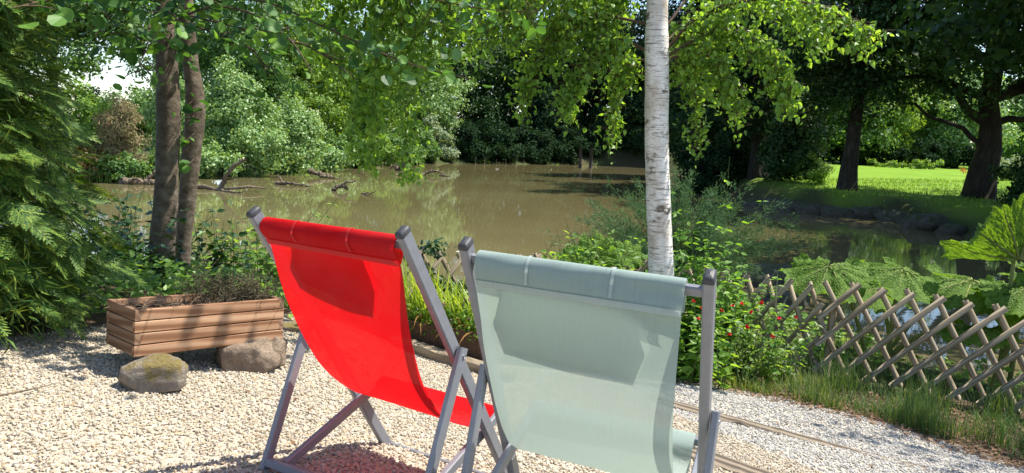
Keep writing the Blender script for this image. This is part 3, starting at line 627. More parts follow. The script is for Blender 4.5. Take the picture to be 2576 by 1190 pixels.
def limb(mb, a, b, r, rg, sag=.12, n=7):
    a, b = np.array(a, float), np.array(b, float); t = np.linspace(0, 1, n)[:, None]; L = np.linalg.norm(b - a)
    P = a + (b - a) * t + np.sin(np.pi * t) * np.array([0, 0, sag * L]) + np.concatenate([np.zeros((1, 3)), rg.normal(0, .03 * L, (n - 1, 3))]) * .6
    tube(mb, P, r * (1 - .8 * t[:, 0]) , 7, cap=False)
def tree(name, label, x, y, ells, trunk_r, mat, nleaf, leaf, seed, nclump=60, csize=.8, group=None, cat='tree', bark='oak_bark', trunk_top=None, lean=(0, 0), nlimb=9, tpl=DIAMOND, droop=0., rough_trunk=.06, limbs=(), zb=None, wfac=.75, flat=.8):
    """ells: crown ellipsoids as (centre offset from base, radii)"""
    rg = RNG(seed); b = np.array([x, y, gz(x, y) if zb is None else zb]); t = thing(name, label, cat, b, group)
    E = [(b + np.array(c), np.array(r)) for c, r in ells]; pos, out, CC = crown_pts(rg, E, nclump, nleaf, csize, flat)
    mb = MB(); nrm = norm(out + rdir(rg, len(pos)) * .75); tip = norm(rdir(rg, len(pos)) + [0, 0, -.3 - droop]); s = leaf * rg.uniform(.55, 1.35, len(pos)); scatter(mb, tpl, pos, nrm, tip, s, s * wfac)
    top = trunk_top or max(e[0][2] for e in E) - b[2]
    if trunk_r > 0:
        k = 10; tt = np.linspace(0, 1, k); P = b + np.outer(tt, [lean[0], lean[1], top]) + np.concatenate([np.zeros((2, 3)), rg.normal(0, trunk_r * .16, (k - 2, 3)) * [1, 1, 0]]); P[0, 2] -= .3
        R = trunk_r * (1 - .62 * tt) * (1 + .38 * np.exp(-tt * top / (trunk_r * 2.2))); tm = MB(); tube(tm, P, R, 14, rough_trunk, rg)
        for (k0, c, r) in limbs: limb(tm, P[k0], b + np.array(c), r, rg, .05, 9)
        hi = CC[rg.choice(len(CC), min(nlimb, len(CC)), replace=False)]
        for q in hi: i = rg.integers(4, 9); limb(tm, P[i], q, R[i] * .45, rg)
        obj('trunk', tm, M[bark], t, True)
    obj('crown', mb, mat if not isinstance(mat, str) else M[mat], t); return t
def X_(px, Y): return (px - 1288) / F_PX * Y

# left bank
tree('maple_tree', 'dark leaved tree leaning over the water behind the cypress, sky below its branches', X_(120, 29), 29.5, [((.6, 0, 5.6), (2.6, 2.2, 2.0)), ((-1.5, 0, 8), (3, 3, 3)), ((2.0, -.5, 4.6), (1.3, 1.2, .8)), ((3.4, .3, 6.9), (2.2, 1.8, 1.4)), ((1.4, -.6, 6.3), (2.0, 1.5, 1.3))], .22, 'mid_leaf', 28000, .15, 101, 70, .7)
tree('dry_shrub', 'tall brown half dead shrub on the left bank', X_(300, 30), 30.0, [((0, 0, 1.6), (.95, .8, 1.5)), ((.3, 0, 2.5), (.6, .5, .8))], .05, 'dry_leaf', 9000, .14, 102, 70, .34, cat='shrub', bark='twig', nlimb=30, wfac=.28)
tree('fern_shrub', 'low shrub with orange tinted leaves beside the brown dead shrub', X_(212, 29), 29.2, [((0, 0, .6), (1.1, .7, .6))], 0, 'fern_leaf', 2600, .15, 103, 26, .35, cat='shrub')
tree('bramble_bush', 'low dark green bramble at the foot of the brown dead shrub', X_(275, 29), 29.0, [((0, 0, .45), (1.2, .6, .55))], 0, 'mid_leaf', 3200, .14, 104, 30, .3, cat='shrub')
tree('hazel_bush', 'pale green bush line far behind the brown dead shrub, left part', X_(215, 52), 52, [((-2, 0, 2.2), (3.5, 2, 2.6)), ((1.5, 0, 1.6), (2.5, 1.6, 2.0))], 0, 'light_leaf', 12000, .22, 760, 80, .7, cat='shrub')
tree('hazel_bush', 'pale green bush line far behind the brown dead shrub, right part', X_(335, 56), 56, [((0, 0, 2.2), (3.2, 2, 2.6)), ((-2.4, 0, 1.4), (2.2, 1.6, 1.7))], 0, 'mid_leaf', 11000, .22, 761, 80, .7, cat='shrub')
tree('bramble_bush', 'green bush filling the gap right of the alder stems below the tallest rounded shrub', X_(520, 33.5), 33.5, [((0, 0, .8), (1.3, .9, 1.0)), ((-.8, .6, 1.6), (1.0, .8, 1.0))], 0, 'shrub_leaf', 7000, .15, 770, 50, .4, cat='shrub')
tree('bramble_bush', 'low dark bush behind the floating logs near the alder stems', X_(400, 31), 31.6, [((0, 0, .6), (1.5, .8, .7))], 0, 'mid_leaf', 3600, .15, 105, 30, .35, cat='shrub')
tree('alder_shrub', 'tall pale green rounded shrub at the water, right of the alder stems', X_(590, 36), 36.5, [((0, 0, 2.4), (1.9, 1.6, 2.3)), ((-.4, .3, 4.0), (1.2, 1.1, 1.2)), ((1.0, -.5, 1.4), (1.2, 1, 1.2))], .1, 'shrub_leaf', 26000, .15, 106, 170, .55, cat='shrub')
tree('alder_shrub', 'second rounded pale green shrub, right of the tallest one on the left bank', X_(722, 39), 39.5, [((0, 0, 2.0), (1.6, 1.4, 2.0)), ((.2, 0, 3.3), (.9, .9, 1.0))], .08, 'shrub_leaf', 20000, .15, 107, 130, .55, cat='shrub')
tree('alder_shrub', 'green shrub seen between and behind the two alder stems', X_(430, 38), 38.5, [((0, 0, 2.2), (1.9, 1.4, 2.2)), ((-.8, .3, 3.0), (1.1, 1, 1.3))], .1, 'shrub_leaf', 19000, .15, 108, 130, .55, cat='shrub')
tree('bramble_bush', 'ragged low bush at the water behind the curved driftwood', X_(845, 50), 51, [((0, 0, .9), (2.2, 1.2, 1.0)), ((1.4, 0, .7), (1, .8, .8))], 0, 'mid_leaf', 6500, .19, 109, 50, .45, cat='shrub')
tree('bramble_bush', 'low bush on the point behind the pale stumps', X_(960, 56), 58.5, [((0, 0, 1.0), (2.3, 1.2, 1.1))], 0, 'mid_leaf', 5200, .2, 110, 50, .45, cat='shrub')
tree('willow_bush', 'silvery willow bush at the water where the left bank ends', X_(1085, 61), 62.6, [((0, 0, 1.3), (1.5, 1.2, 1.5)), ((-.4, 0, 2.4), (.9, .8, .9)), ((.9, -.3, .6), (1.1, .8, .7))], .06, 'grey_leaf', 8500, .18, 111, 60, .45, cat='shrub')
tree('tall_tree', 'tall leafy tree rising directly behind the tallest rounded shrub', X_(560, 52), 53, [((0, 0, 8), (4.2, 3.5, 5.5)), ((2.0, 0, 4.6), (3, 2.5, 2.4))], .3, 'mid_leaf', 30000, .21, 112, 150, 1.0)
tree('tall_tree', 'tall mid green tree right of the one behind the rounded shrubs', X_(740, 57), 58, [((0, 0, 7.5), (4.2, 3.5, 5.5)), ((1.0, -1, 3.2), (3.2, 2.4, 2.4))], .3, 'light_leaf', 30000, .22, 113, 150, 1.0)
tree('tall_tree', 'yellow green tree behind the hanging birch strands', X_(900, 60), 62, [((0, 0, 6), (4, 3.2, 5)), ((-.5, -1, 2.6), (3.0, 2, 2.2))], .3, 'light_leaf', 28000, .22, 114, 140, 1.0)
tree('tall_tree', 'sunlit rounded tree at the end of the left bank above the willow bush', X_(1050, 66), 67, [((0, 0, 6.2), (3.9, 3, 4.2)), ((.8, -.8, 3.8), (3.1, 2.2, 2.4))], .3, 'shrub_leaf', 28000, .23, 115, 140, 1.0)
tree('tall_tree', 'thin crowned tree far behind the left shrubs with sky showing through', X_(430, 70), 72, [((0, 0, 9), (4, 3.5, 5.5))], .3, 'mid_leaf', 12000, .3, 116, 60, 1.2)
tree('tall_tree', 'tall tree at the back between the left trees and the dark wood', X_(1010, 80), 84, [((0, 0, 12), (5, 4, 6)), ((0, 0, 6), (4, 3.5, 4))], .35, 'mid_leaf', 22000, .3, 117, 110, 1.3)
for i, (px, Y, r_, h_, ml, lb) in enumerate([(795, 43.6, 1.6, 1.5, 'shrub_leaf', 'low pale bush at the waterline right of the second rounded shrub'), (850, 48, 2.0, 1.5, 'mid_leaf', 'green waterside bush behind the hanging birch strands, left one'), (905, 52.5, 2.2, 2.0, 'light_leaf', 'green waterside bush behind the hanging birch strands, right one'),
        (985, 56.5, 2.4, 1.7, 'mid_leaf', 'dense green bush right above the pale stumps'), (1045, 60, 1.8, 2.2, 'mid_leaf', 'bush left of the silvery willow bush')]):
    tree('waterside_bush', lb, X_(px, Y), Y, [((0, 0, h_ * .45), (r_, 1.2, h_ * .6)), ((r_ * .5, -.4, h_ * .25), (r_ * .6, .9, h_ * .35))], 0, ml, 6500, .19, 700 + i, 60, .45, cat='shrub')
for i, (px, Y) in enumerate([(1165, 65), (1235, 67.5), (1305, 70), (1375, 72), (1445, 74), (1515, 75), (1590, 75.5), (1670, 76)]):
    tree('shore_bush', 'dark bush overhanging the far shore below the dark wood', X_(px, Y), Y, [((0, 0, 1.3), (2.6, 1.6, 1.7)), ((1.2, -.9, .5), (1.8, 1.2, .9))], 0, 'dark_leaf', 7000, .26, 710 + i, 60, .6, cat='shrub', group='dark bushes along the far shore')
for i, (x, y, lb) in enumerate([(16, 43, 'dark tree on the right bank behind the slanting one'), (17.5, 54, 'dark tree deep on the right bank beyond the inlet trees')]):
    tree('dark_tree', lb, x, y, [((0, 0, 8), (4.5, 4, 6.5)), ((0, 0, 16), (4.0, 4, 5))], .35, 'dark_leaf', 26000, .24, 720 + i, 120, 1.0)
# unseen trees added at the right to shade the inlet, bank and oak trunks
for i, (x, y, r_) in enumerate([(24.5, 25, 4.6), (16.2, 18.8, 4.8), (29, 31, 5), (14.2, 12.5, 4.8), (13.6, 15.4, 4.4), (19.5, 23, 4.5)]):
    tree('shade_oak', 'unseen oak added on the right bank to shade the inlet', x, y, [((0, 0, 9.5), (r_, r_, 4.6)), ((-1.2, 0, 6.6), (r_ * .95, r_ * .95, 2))], .4, 'oak_leaf', 19000, .24, 730 + i, 110, 1.0, group='unseen oaks added for shade on the right bank')
for i, (px, Y, r_, h_, lb) in enumerate([(1775, 41, 2.6, 5, 'dark leafy thicket over the water right of the birch'), (1875, 39.5, 2.2, 4.2, 'dark leafy thicket around the slanting trunk'), (1985, 34.5, 1.5, 3.2, 'dark thicket between the slanting trunk and the pale bush')]):
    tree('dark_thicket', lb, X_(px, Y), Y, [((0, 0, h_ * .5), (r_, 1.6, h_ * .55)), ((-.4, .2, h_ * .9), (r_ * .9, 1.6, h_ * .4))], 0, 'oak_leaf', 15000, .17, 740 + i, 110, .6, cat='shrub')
# far dark wood
far = [(1180, 76, 'dark tree at the left end of the far wood beside the sunlit rounded tree'), (1275, 80, 'dark tree of the far wood above the row of thin stakes'), (1365, 77, 'dark far tree just left of the two posts in the water'),
       (1455, 82, 'dark far tree right behind the two posts in the water'), (1545, 79, 'dark far tree left of the birch trunk'), (1650, 76, 'dark far tree hidden in part by the birch trunk')]
for i, (px, Y, lb) in enumerate(far):
    k = 1 + .12 * math.sin(i * 2.3)
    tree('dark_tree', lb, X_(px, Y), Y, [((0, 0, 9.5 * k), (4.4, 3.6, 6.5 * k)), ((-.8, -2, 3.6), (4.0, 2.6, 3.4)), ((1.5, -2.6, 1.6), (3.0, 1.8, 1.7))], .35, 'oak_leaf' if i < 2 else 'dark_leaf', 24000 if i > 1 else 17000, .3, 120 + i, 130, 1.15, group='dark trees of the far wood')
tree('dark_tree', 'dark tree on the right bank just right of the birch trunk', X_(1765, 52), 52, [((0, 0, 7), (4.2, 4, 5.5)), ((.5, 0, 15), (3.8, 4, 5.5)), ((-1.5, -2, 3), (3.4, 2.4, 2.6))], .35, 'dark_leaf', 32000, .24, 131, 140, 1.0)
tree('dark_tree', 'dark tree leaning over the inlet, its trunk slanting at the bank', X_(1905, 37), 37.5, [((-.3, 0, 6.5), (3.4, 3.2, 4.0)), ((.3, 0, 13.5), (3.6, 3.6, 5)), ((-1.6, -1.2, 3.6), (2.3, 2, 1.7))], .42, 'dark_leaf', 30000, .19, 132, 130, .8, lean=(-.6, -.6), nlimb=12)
tree('dark_bush', 'dark bush overhanging the inlet below the slanting tree', X_(1810, 38), 39, [((0, 0, 1.4), (2.3, 1.5, 1.6)), ((-.8, -1.2, .4), (1.5, 1, .8))], 0, 'dark_leaf', 11000, .18, 133, 80, .5, cat='shrub')
tree('light_bush', 'pale rounded bush on the lawn edge between the dark trunks', X_(2045, 33), 33.5, [((0, 0, .75), (.75, .7, .8))], 0, 'light_leaf', 5200, .1, 134, 50, .25, cat='shrub')
tree('oak_tree', 'oak with straight dark trunk at the lawn edge, left of the big one', X_(2122, 31), 31, [((-.2, 0, 8.2), (4.6, 4, 3.6)), ((-2.2, -.5, 5.6), (2.6, 2.4, 1.4)), ((2.2, -.6, 5.9), (2.4, 2.2, 1.2)), ((.3, -3.6, 9.8), (4.2, 3.2, 2.4)), ((-1.6, .3, 3.4), (1.6, 1.6, 1.5)), ((0, 0, 3.6), (.9, .9, 2.2))], .34, 'oak_leaf', 34000, .17, 135, 160, .85, trunk_top=8.5, limbs=((5, (-2.6, -.5, 5.4), .13), (6, (2.5, -.6, 6.2), .13)))  # high forward crown lobe added above the view to shade the inlet
tree('oak_tree', 'huge dark oak with spreading limbs on the lawn at the right', X_(2455, 30), 30, [((0, 0, 9.2), (6.5, 5.5, 3.8)), ((-3.8, -.6, 6.3), (2.8, 2.4, 1.5)), ((4.0, -.8, 5.0), (3.2, 2.4, 1.9)), ((-2.4, -.8, 4.6), (2.2, 1.8, .9)), ((-3.0, -4.2, 10), (4.4, 3.2, 2.5)), ((1.5, -1, 5.4), (2.6, 2, 1.2)), ((-5.2, -.4, 4.7), (2, 1.8, 1.0))], .50, 'oak_leaf', 44000, .17, 136, 190, .95, trunk_top=9,  # its high forward lobe is likewise added to darken the inlet water
     limbs=((3, (-4.2, -.6, 5.2), .22), (4, (4.5, -.7, 4.9), .24), (4, (4.6, -.6, 6.2), .2), (5, (-3.0, -.4, 7.2), .2), (5, (3.4, -.3, 8.0), .2), (2, (-5.0, .4, 4.1), .12), (3, (4.8, -.9, 3.6), .16)))
# beyond the lawn
bl = [(2050, 60, 4.0, 'mid_leaf', 'shady tree beyond the lawn between the slanting tree and the left oak'), (2150, 62, 4.2, 'light_leaf', 'sunlit tree beyond the lawn behind the left oak trunk'), (2265, 66, 4.6, 'light_leaf', 'bright tree beyond the lawn midway between the oak trunks'), (2375, 63, 4.0, 'shrub_leaf', 'pale tree beyond the lawn left of the huge oak'), (2540, 68, 5, 'mid_leaf', 'tree beyond the lawn at the right edge behind the huge oak')]
for i, (px, Y, r, ml, lb) in enumerate(bl):
    tree('garden_tree', lb, X_(px, Y), Y, [((0, 0, 6), (r, r * .8, 4.2)), ((.8, -1.5, 3.0), (r * .8, 2, 2.4)), ((-1.5, -1, 2.0), (r * .7, 1.6, 1.7))], .25, ml, 25000, .25, 140 + i, 110, 1.1, group='trees beyond the lawn')
tree('hedge', 'dark clipped hedge across the far end of the lawn', X_(2300, 58), 58.5, [((-7.5, 0, .9), (2.8, .8, 1.1)), ((-5, 0, .8), (2.5, .7, 1)), ((-2.5, 0, .8), (2.5, .7, .9)), ((0, 0, .8), (2.5, .7, .9)), ((2.5, 0, .8), (2.5, .7, .9)), ((5, 0, .8), (2.5, .7, 1.))], 0, 'dark_leaf', 16000, .2, 145, 90, .4, cat='hedge')
tree('silver_bush', 'silvery flowering bush on the lawn right of the huge oak', X_(2535, 45), 45, [((0, 0, .8), (1.3, 1, .75))], 0, 'grey_leaf', 4200, .16, 146, 40, .35, cat='shrub')
tree('flower_bush', 'orange flower clump at the lawn end left of the huge oak trunk', X_(2408, 50), 50, [((0, 0, .3), (.2, .2, .16))], 0, 'petal_orange', 70, .09, 147, 14, .2, cat='flowers')
tree('dark_bush', 'dark bush at the right edge of the lawn below the huge oak', X_(2570, 27), 27, [((.3, 0, .8), (1.2, 1, .9))], 0, 'oak_leaf', 5200, .14, 148, 50, .35, cat='shrub')
tree('flower_bush', 'yellow green flower border at the lawn end before the hedge', X_(2270, 55), 55.5, [((-1.6, 0, .3), (1.6, .4, .3)), ((1.4, 0, .3), (1.6, .4, .35))], 0, 'light_leaf', 2200, .16, 149, 40, .2, cat='flowers')
def woodland():
    rg = RNG(150); mb = MB(); E = []
    for X in np.arange(-34, 95, 6.0):
        Y = 92 + 8 * math.sin(X * .37) + (0 if X > -12 else 6); h = 15 + 3 * math.sin(X * 1.3) - (0 if X > -20 else 3); E.append(((X, Y, h * .52), (4.4, 3, h * .52)))
    pos, out, CC = crown_pts(rg, E, 520, 52000, 1.7); n = len(pos); scatter(mb, DIAMOND, pos, norm(out + rdir(rg, n) * .7), rdir(rg, n), rg.uniform(.3, .65, n))
    for X in np.arange(14, 60, 5.0): E.append(((X, 74 + .15 * X, 2.6), (3.6, 1.6, 2.4)))
    for X in np.arange(-88, -34, 5.5): E.append(((X, 100 + 6 * math.sin(X), 2.6 + math.sin(X * .7)), (4.6, 2, 3.2)))
    p2, o2, C2 = crown_pts(rg, E[-20:], 220, 26000, 1.1); scatter(mb, DIAMOND, p2, norm(o2 + rdir(rg, len(p2)) * .7), rdir(rg, len(p2)), rg.uniform(.2, .45, len(p2)))
    for c, r in E[:-20]:
        tube(mb, [(c[0], c[1], -1), (c[0] + .2, c[1], 6), (c[0], c[1], 11)], [.35, .25, .1], 7)
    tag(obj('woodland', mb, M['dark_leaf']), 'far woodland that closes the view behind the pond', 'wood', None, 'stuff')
woodland()
# the tree out of frame at the right that shades the fence and the tall grass
tree('shade_tree', 'spreading tree standing out of frame on the right', 8.2, 5.6, [((-.6, .2, 5.6), (2.6, 2.2, 1.7)), ((.8, -.8, 6.6), (2.4, 2.2, 1.6))], .2, 'mid_leaf', 3600, .12, 151, 36, .5)

# ------------------------------------------------------------------ alder with two stems
def alder():
    Y0 = 5.5; b = at(425, 760, Y0); b[2] = gz(b[0], b[1]); t = thing('alder_tree', 'alder with two grey brown stems behind the wooden planter', 'tree', b); rg = RNG(161)
    k = Y0 / F_PX
    L = [(388, 790, .040), (394, 740, .035), (406, 660, .0335), (411, 595, .034), (416, 520, .030), (420, 425, .0283), (424, 300, .0295), (420, 165, .0265), (412, 60, .023), (404, -60, .021), (396, -300, .016)]
    R = [(452, 790, .029), (453, 740, .025), (457, 660, .023), (462, 595, .021), (469, 530, .0222), (474, 470, .0225), (482, 380, .025), (490, 300, .0255), (489, 225, .0235), (480, 165, .0205), (472, 80, .0205), (466, 0, .019), (458, -160, .016), (440, -330, .012)]
    for S, Y in ((L, Y0), (R, Y0 + .22)):
        P = catmull([at(px, py, Y) for px, py, _ in S], 44); rr = np.interp(np.linspace(0, 1, 44), np.linspace(0, 1, len(S)), [q[2] * 2.9 for q in S])
        mb = MB(); tube(mb, P, rr, 22, .035, rg); o = obj('trunk', mb, M['alder_bark'], t, True)
    # leafy boughs
    tw = MB(); lf = MB()
    def bough(C, n, spread, leaf, r=.008, up=.0, sidetwigs=0):
        P = catmull([at(*c) for c in C], 40); tube(tw, P, np.linspace(r, r * .3, 40), 6, cap=False)
        i = rg.integers(4, 40, n); pos = P[i] + rg.normal(0, spread, (n, 3)) * [1, 1, .75]
        for j in range(0, n, 4): tube(tw, [P[i[j]], (P[i[j]] + pos[j]) / 2 + rg.normal(0, .01, 3), pos[j]], [.003, .0025, .0015], 4, cap=False)
        s = leaf * rg.uniform(.55, 1.2, n); scatter(lf, ROUNDL, pos, norm(rdir(rg, n) * .8 + [.1, -.35, .75]), norm(rdir(rg, n) + [.2, -.2, -.5]), s, s * .9)
    bough([(425, 60, 5.4), (520, 20, 4.6), (620, 30, 3.9), (720, 90, 3.5), (785, 180, 3.3)], 46, .075, .075)
    bough([(470, 20, 5.5), (640, 0, 4.8), (820, 70, 4.4), (1000, 150, 4.2), (1185, 200, 4.1)], 80, .07, .07)
    bough([(480, 40, 5.6), (640, 80, 5.0), (780, 120, 4.6), (900, 200, 4.4)], 90, .13, .075)
    bough([(470, 60, 5.6), (560, 90, 5.0), (640, 130, 4.7), (680, 200, 4.6)], 70, .12, .075)
    bough([(410, 50, 5.4), (380, 60, 4.8), (370, 110, 4.4), (340, 190, 4.2)], 60, .10, .08)
    bough([(415, 30, 5.4), (440, 40, 4.8), (450, 80, 4.5), (440, 140, 4.4)], 46, .08, .08)
    bough([(410, 0, 5.4), (330, 0, 4.8), (280, 40, 4.5), (240, 90, 4.4)], 70, .12, .08)
    bough([(405, -60, 5.4), (280, -40, 4.2), (160, -10, 3.4), (30, 20, 3.0)], 50, .07, .085)
    bough([(470, 0, 5.6), (700, -60, 5.2), (950, -30, 4.9), (1200, 20, 4.7), (1350, 30, 4.6)], 150, .16, .075)
    bough([(470, -60, 5.6), (560, -50, 5.2), (650, -10, 5.0), (720, 40, 4.9)], 120, .16, .075)
    for py, hh in ((420, 3), (355, 4), (310, 3), (290, 3), (270, 3)): bough([(488, py - 20, 5.6), (478, py - 10, 5.45), (468, py, 5.4)], hh, .03, .075, .003)
    # upper crown above the picture, placed to dapple the planter with shade
    n = 1300; c = np.array([-.85, 4.5, 3.3]); cl = c + rdir(rg, 40) * (rg.random((40, 1)) ** .4) * np.array([1.5, .8, .6]); ci = rg.integers(0, 40, n); pos = cl[ci] + rg.normal(0, .2, (n, 3)); s = .075 * rg.uniform(.6, 1.2, n)
    scatter(lf, ROUNDL, pos, norm(rdir(rg, n) * .8 + [0, 0, .8]), rdir(rg, n), s, s * .9)
    n = 900; c2 = np.array([-1.95, 3.65, 3.1]); cl2 = c2 + rdir(rg, 24) * (rg.random((24, 1)) ** .4) * np.array([.95, .7, .45]); ci = rg.integers(0, 24, n); pos = cl2[ci] + rg.normal(0, .14, (n, 3)); s = .075 * rg.uniform(.6, 1.2, n)  # second leaf clump, added out of view to shade the cypress top
    scatter(lf, ROUNDL, pos, norm(rdir(rg, n) * .8 + [0, 0, .8]), rdir(rg, n), s, s * .9); cl = np.concatenate([cl, cl2])
    top = at(420, -150, Y0)
    for q in cl[::2]: tube(tw, [top, (top + q) / 2 + [0, 0, .15], q], [.02, .012, .004], 5, cap=False)
    obj('boughs', tw, M['twig'], t, True); obj('leaves', lf, M['alder_leaf'], t)
alder()

# ------------------------------------------------------------------ birch
def birch():
    Y0 = 6.2; S = [(1668, 800, .043), (1665, 740, .0385), (1664, 690, .0375), (1660, 600, .0362), (1656, 500, .0352), (1653, 400, .0342), (1652, 300, .034), (1653, 200, .0345), (1652, 110, .034), (1652, 60, .031), (1654, 0, .0297), (1656, -150, .027), (1652, -400, .022), (1640, -700, .014)]
    b = at(1666, 760, Y0); b[2] = gz(b[0], b[1]); t = thing('birch_tree', 'white barked birch with drooping leafy branches behind the sage deck chair', 'tree', b); rg = RNG(171)
    P = catmull([at(px, py, Y0) for px, py, _ in S], 60); rr = np.interp(np.linspace(0, 1, 60), np.linspace(0, 1, len(S)), [q[2] * 2.95 for q in S]); mb = MB(); tube(mb, P, rr, 28, .025, rg); obj('trunk', mb, M['birch_bark'], t, True)
    mb = MB(); tw = MB(); lf = MB(); bm = MB()
    def leaves(pos, s0=.052, hang=1.):
        n = len(pos); s = s0 * rg.uniform(.6, 1.2, n); scatter(lf, OVATE, pos, norm(rdir(rg, n) + [.25, -.45, .25]), norm(rdir(rg, n) * .75 + [0, 0, -1.1 * hang]), s, s * .95)
    def strand(p, L, k, sway=.05, r=.0022):
        q = np.array([p + np.array([rg.normal(0, sway) * u, rg.normal(0, sway) * u, -L * u]) for u in np.linspace(0, 1, 6)]); q = catmull(q, 14); tube(tw, q, np.linspace(r, r * .4, 14), 4, cap=False)
        u = rg.uniform(.03, 1, k); i = (u * 13).astype(int); leaves(q[i] + rg.normal(0, .03, (k, 3)))
    def branch(C, n, lo, hi, dens=34, r=.014, skip=.2):
        Q = catmull([at(*c) for c in C], 50); tube(bm, Q, np.linspace(r, r * .25, 50), 7, cap=False)
        for _ in range(int(n * 1.55)):
            i = rg.integers(int(50 * skip), 50); L = rg.uniform(lo, hi); off = rg.normal(0, .10, 3) * [1, 1.6, .4]
            strand(Q[i] + off * .4, L, max(3, int(L * dens)), .06)
            d = rdir(rg, 1)[0] * [1, 1, .3]; e = Q[i] + d * rg.uniform(.08, .22); tube(tw, [Q[i], (Q[i] + e) / 2 + [0, 0, .02], e], [.0035, .0028, .0015], 4, cap=False); k = 5; leaves(Q[i] + np.outer(rg.uniform(.3, 1, k), e - Q[i]) + rg.normal(0, .02, (k, 3)))
    # right side, lit from behind
    branch([(1680, 120, 6.2), (1760, 40, 6.1), (1900, 0, 5.9), (2060, 15, 5.75), (2195, 90, 5.6)], 60, .05, .26, 50, .016)
    branch([(1680, 140, 6.2), (1790, 80, 6.1), (1890, 90, 6.0), (1960, 160, 5.9), (1995, 235, 5.85)], 60, .08, .3, 46)
    branch([(1680, 150, 6.25), (1750, 130, 6.2), (1820, 170, 6.1), (1865, 280, 6.05)], 46, .08, .3, 46)
    branch([(1680, 60, 6.3), (1760, -30, 6.5), (1880, -50, 6.6), (2000, 0, 6.6), (2080, 60, 6.5)], 60, .1, .4, 44)
    branch([(1680, 160, 6.3), (1720, 170, 6.4), (1750, 250, 6.45), (1752, 380, 6.5)], 30, .05, .22, 40, .01)
    branch([(1680, 100, 6.3), (1730, 60, 6.5), (1780, 90, 6.6), (1790, 180, 6.6)], 40, .15, .45, 40, .01)
    # left side
    branch([(1630, 130, 6.2), (1560, 100, 6.3), (1480, 130, 6.4), (1420, 250, 6.5)], 50, .08, .34, 42)
    branch([(1630, 60, 6.2), (1500, 40, 6.4), (1390, 80, 6.6), (1310, 230, 6.7)], 56, .1, .4, 42)
    branch([(1630, 150, 6.3), (1580, 160, 6.5), (1550, 220, 6.6), (1540, 330, 6.6)], 34, .06, .28, 42, .01)
    branch([(1632, -20, 6.2), (1480, -60, 6.3), (1330, -40, 6.4), (1200, 60, 6.5)], 60, .15, .5, 38, .016)
    branch([(1632, -60, 6.2), (1560, -60, 6.6), (1480, -20, 6.9), (1400, 60, 7.0)], 50, .2, .55, 36)
    branch([(1640, -80, 6.3), (1520, -60, 6.6), (1380, -20, 6.8), (1270, 60, 7.0)], 46, .2, .6, 34)
    branch([(1640, -130, 6.3), (1450, -130, 6.6), (1250, -70, 6.8), (1150, 10, 6.9)], 46, .3, .75, 32)
    # long limb to the left with the weeping strands
    branch([(1650, -230, 6.2), (1450, -330, 5.9), (1200, -260, 5.7), (950, -160, 5.6), (760, -60, 5.6)], 50, .3, .8, 34, .02, .3)
    branch([(1650, -160, 6.2), (1420, -180, 6.0), (1180, -110, 5.6), (1000, -40, 5.4)], 40, .3, .7, 34, .016, .35)
    for px, bot, k in ((893, 425, 4), (945, 465, 6), (1040, 472, 6), (955, 330, 3), (870, 250, 3), (985, 230, 3), (1010, 240, 2), (1085, 250, 3), (1120, 200, 3), (820, 220, 3), (790, 180, 3), (1160, 170, 3)):
        for _ in range(k):
            Y = rg.uniform(5.3, 5.8); p = at(px + rg.normal(0, 9), -70, Y); e = at(px, bot + rg.normal(-8, 22), Y); L = p[2] - e[2]; strand(p, L, int(L * 85), .03)
    obj('branches', bm, M['twig'], t, True); obj('twigs', tw, M['twig'], t); obj('leaves', lf, M['birch_leaf'], t)
birch()

# ------------------------------------------------------------------ cypress at the left
def spray_template(seed):
    rg = RNG(seed); V = []; F = []
    def quad(a, b, w0, w1):
        d = norm(b - a); s = np.array([-d[1], d[0], 0]); i = len(V); V.extend([a - s * w0, a + s * w0, b + s * w1, b - s * w1]); F.append([i, i + 1, i + 2, i + 3])
    n = 13
    for k in range(n):
        y = k / n; sag = lambda yy: -.22 * yy * yy; a = np.array([0, y, sag(y)]); b = np.array([0, y + 1 / n, sag(y + 1 / n)]); quad(a, b, .012, .010)
        for sd in (-1, 1):
            L = .40 * (1 - y) ** .75 * rg.uniform(.75, 1.1) + .04; ang = sd * rg.uniform(.55, .8); d = np.array([math.sin(ang), math.cos(ang), -.12]); e = a + d * L; quad(a, e, .011, .006)
            for j in range(1, 6):
                p = a + d * L * j / 6; l2 = L * .42 * (1 - j / 7); 
                for s2 in (-1, 1): a2 = ang + s2 * .6; e2 = p + np.array([math.sin(a2), math.cos(a2), -.2]) * l2; quad(p, e2, .010, .004)
    return np.array(V), np.array(F)
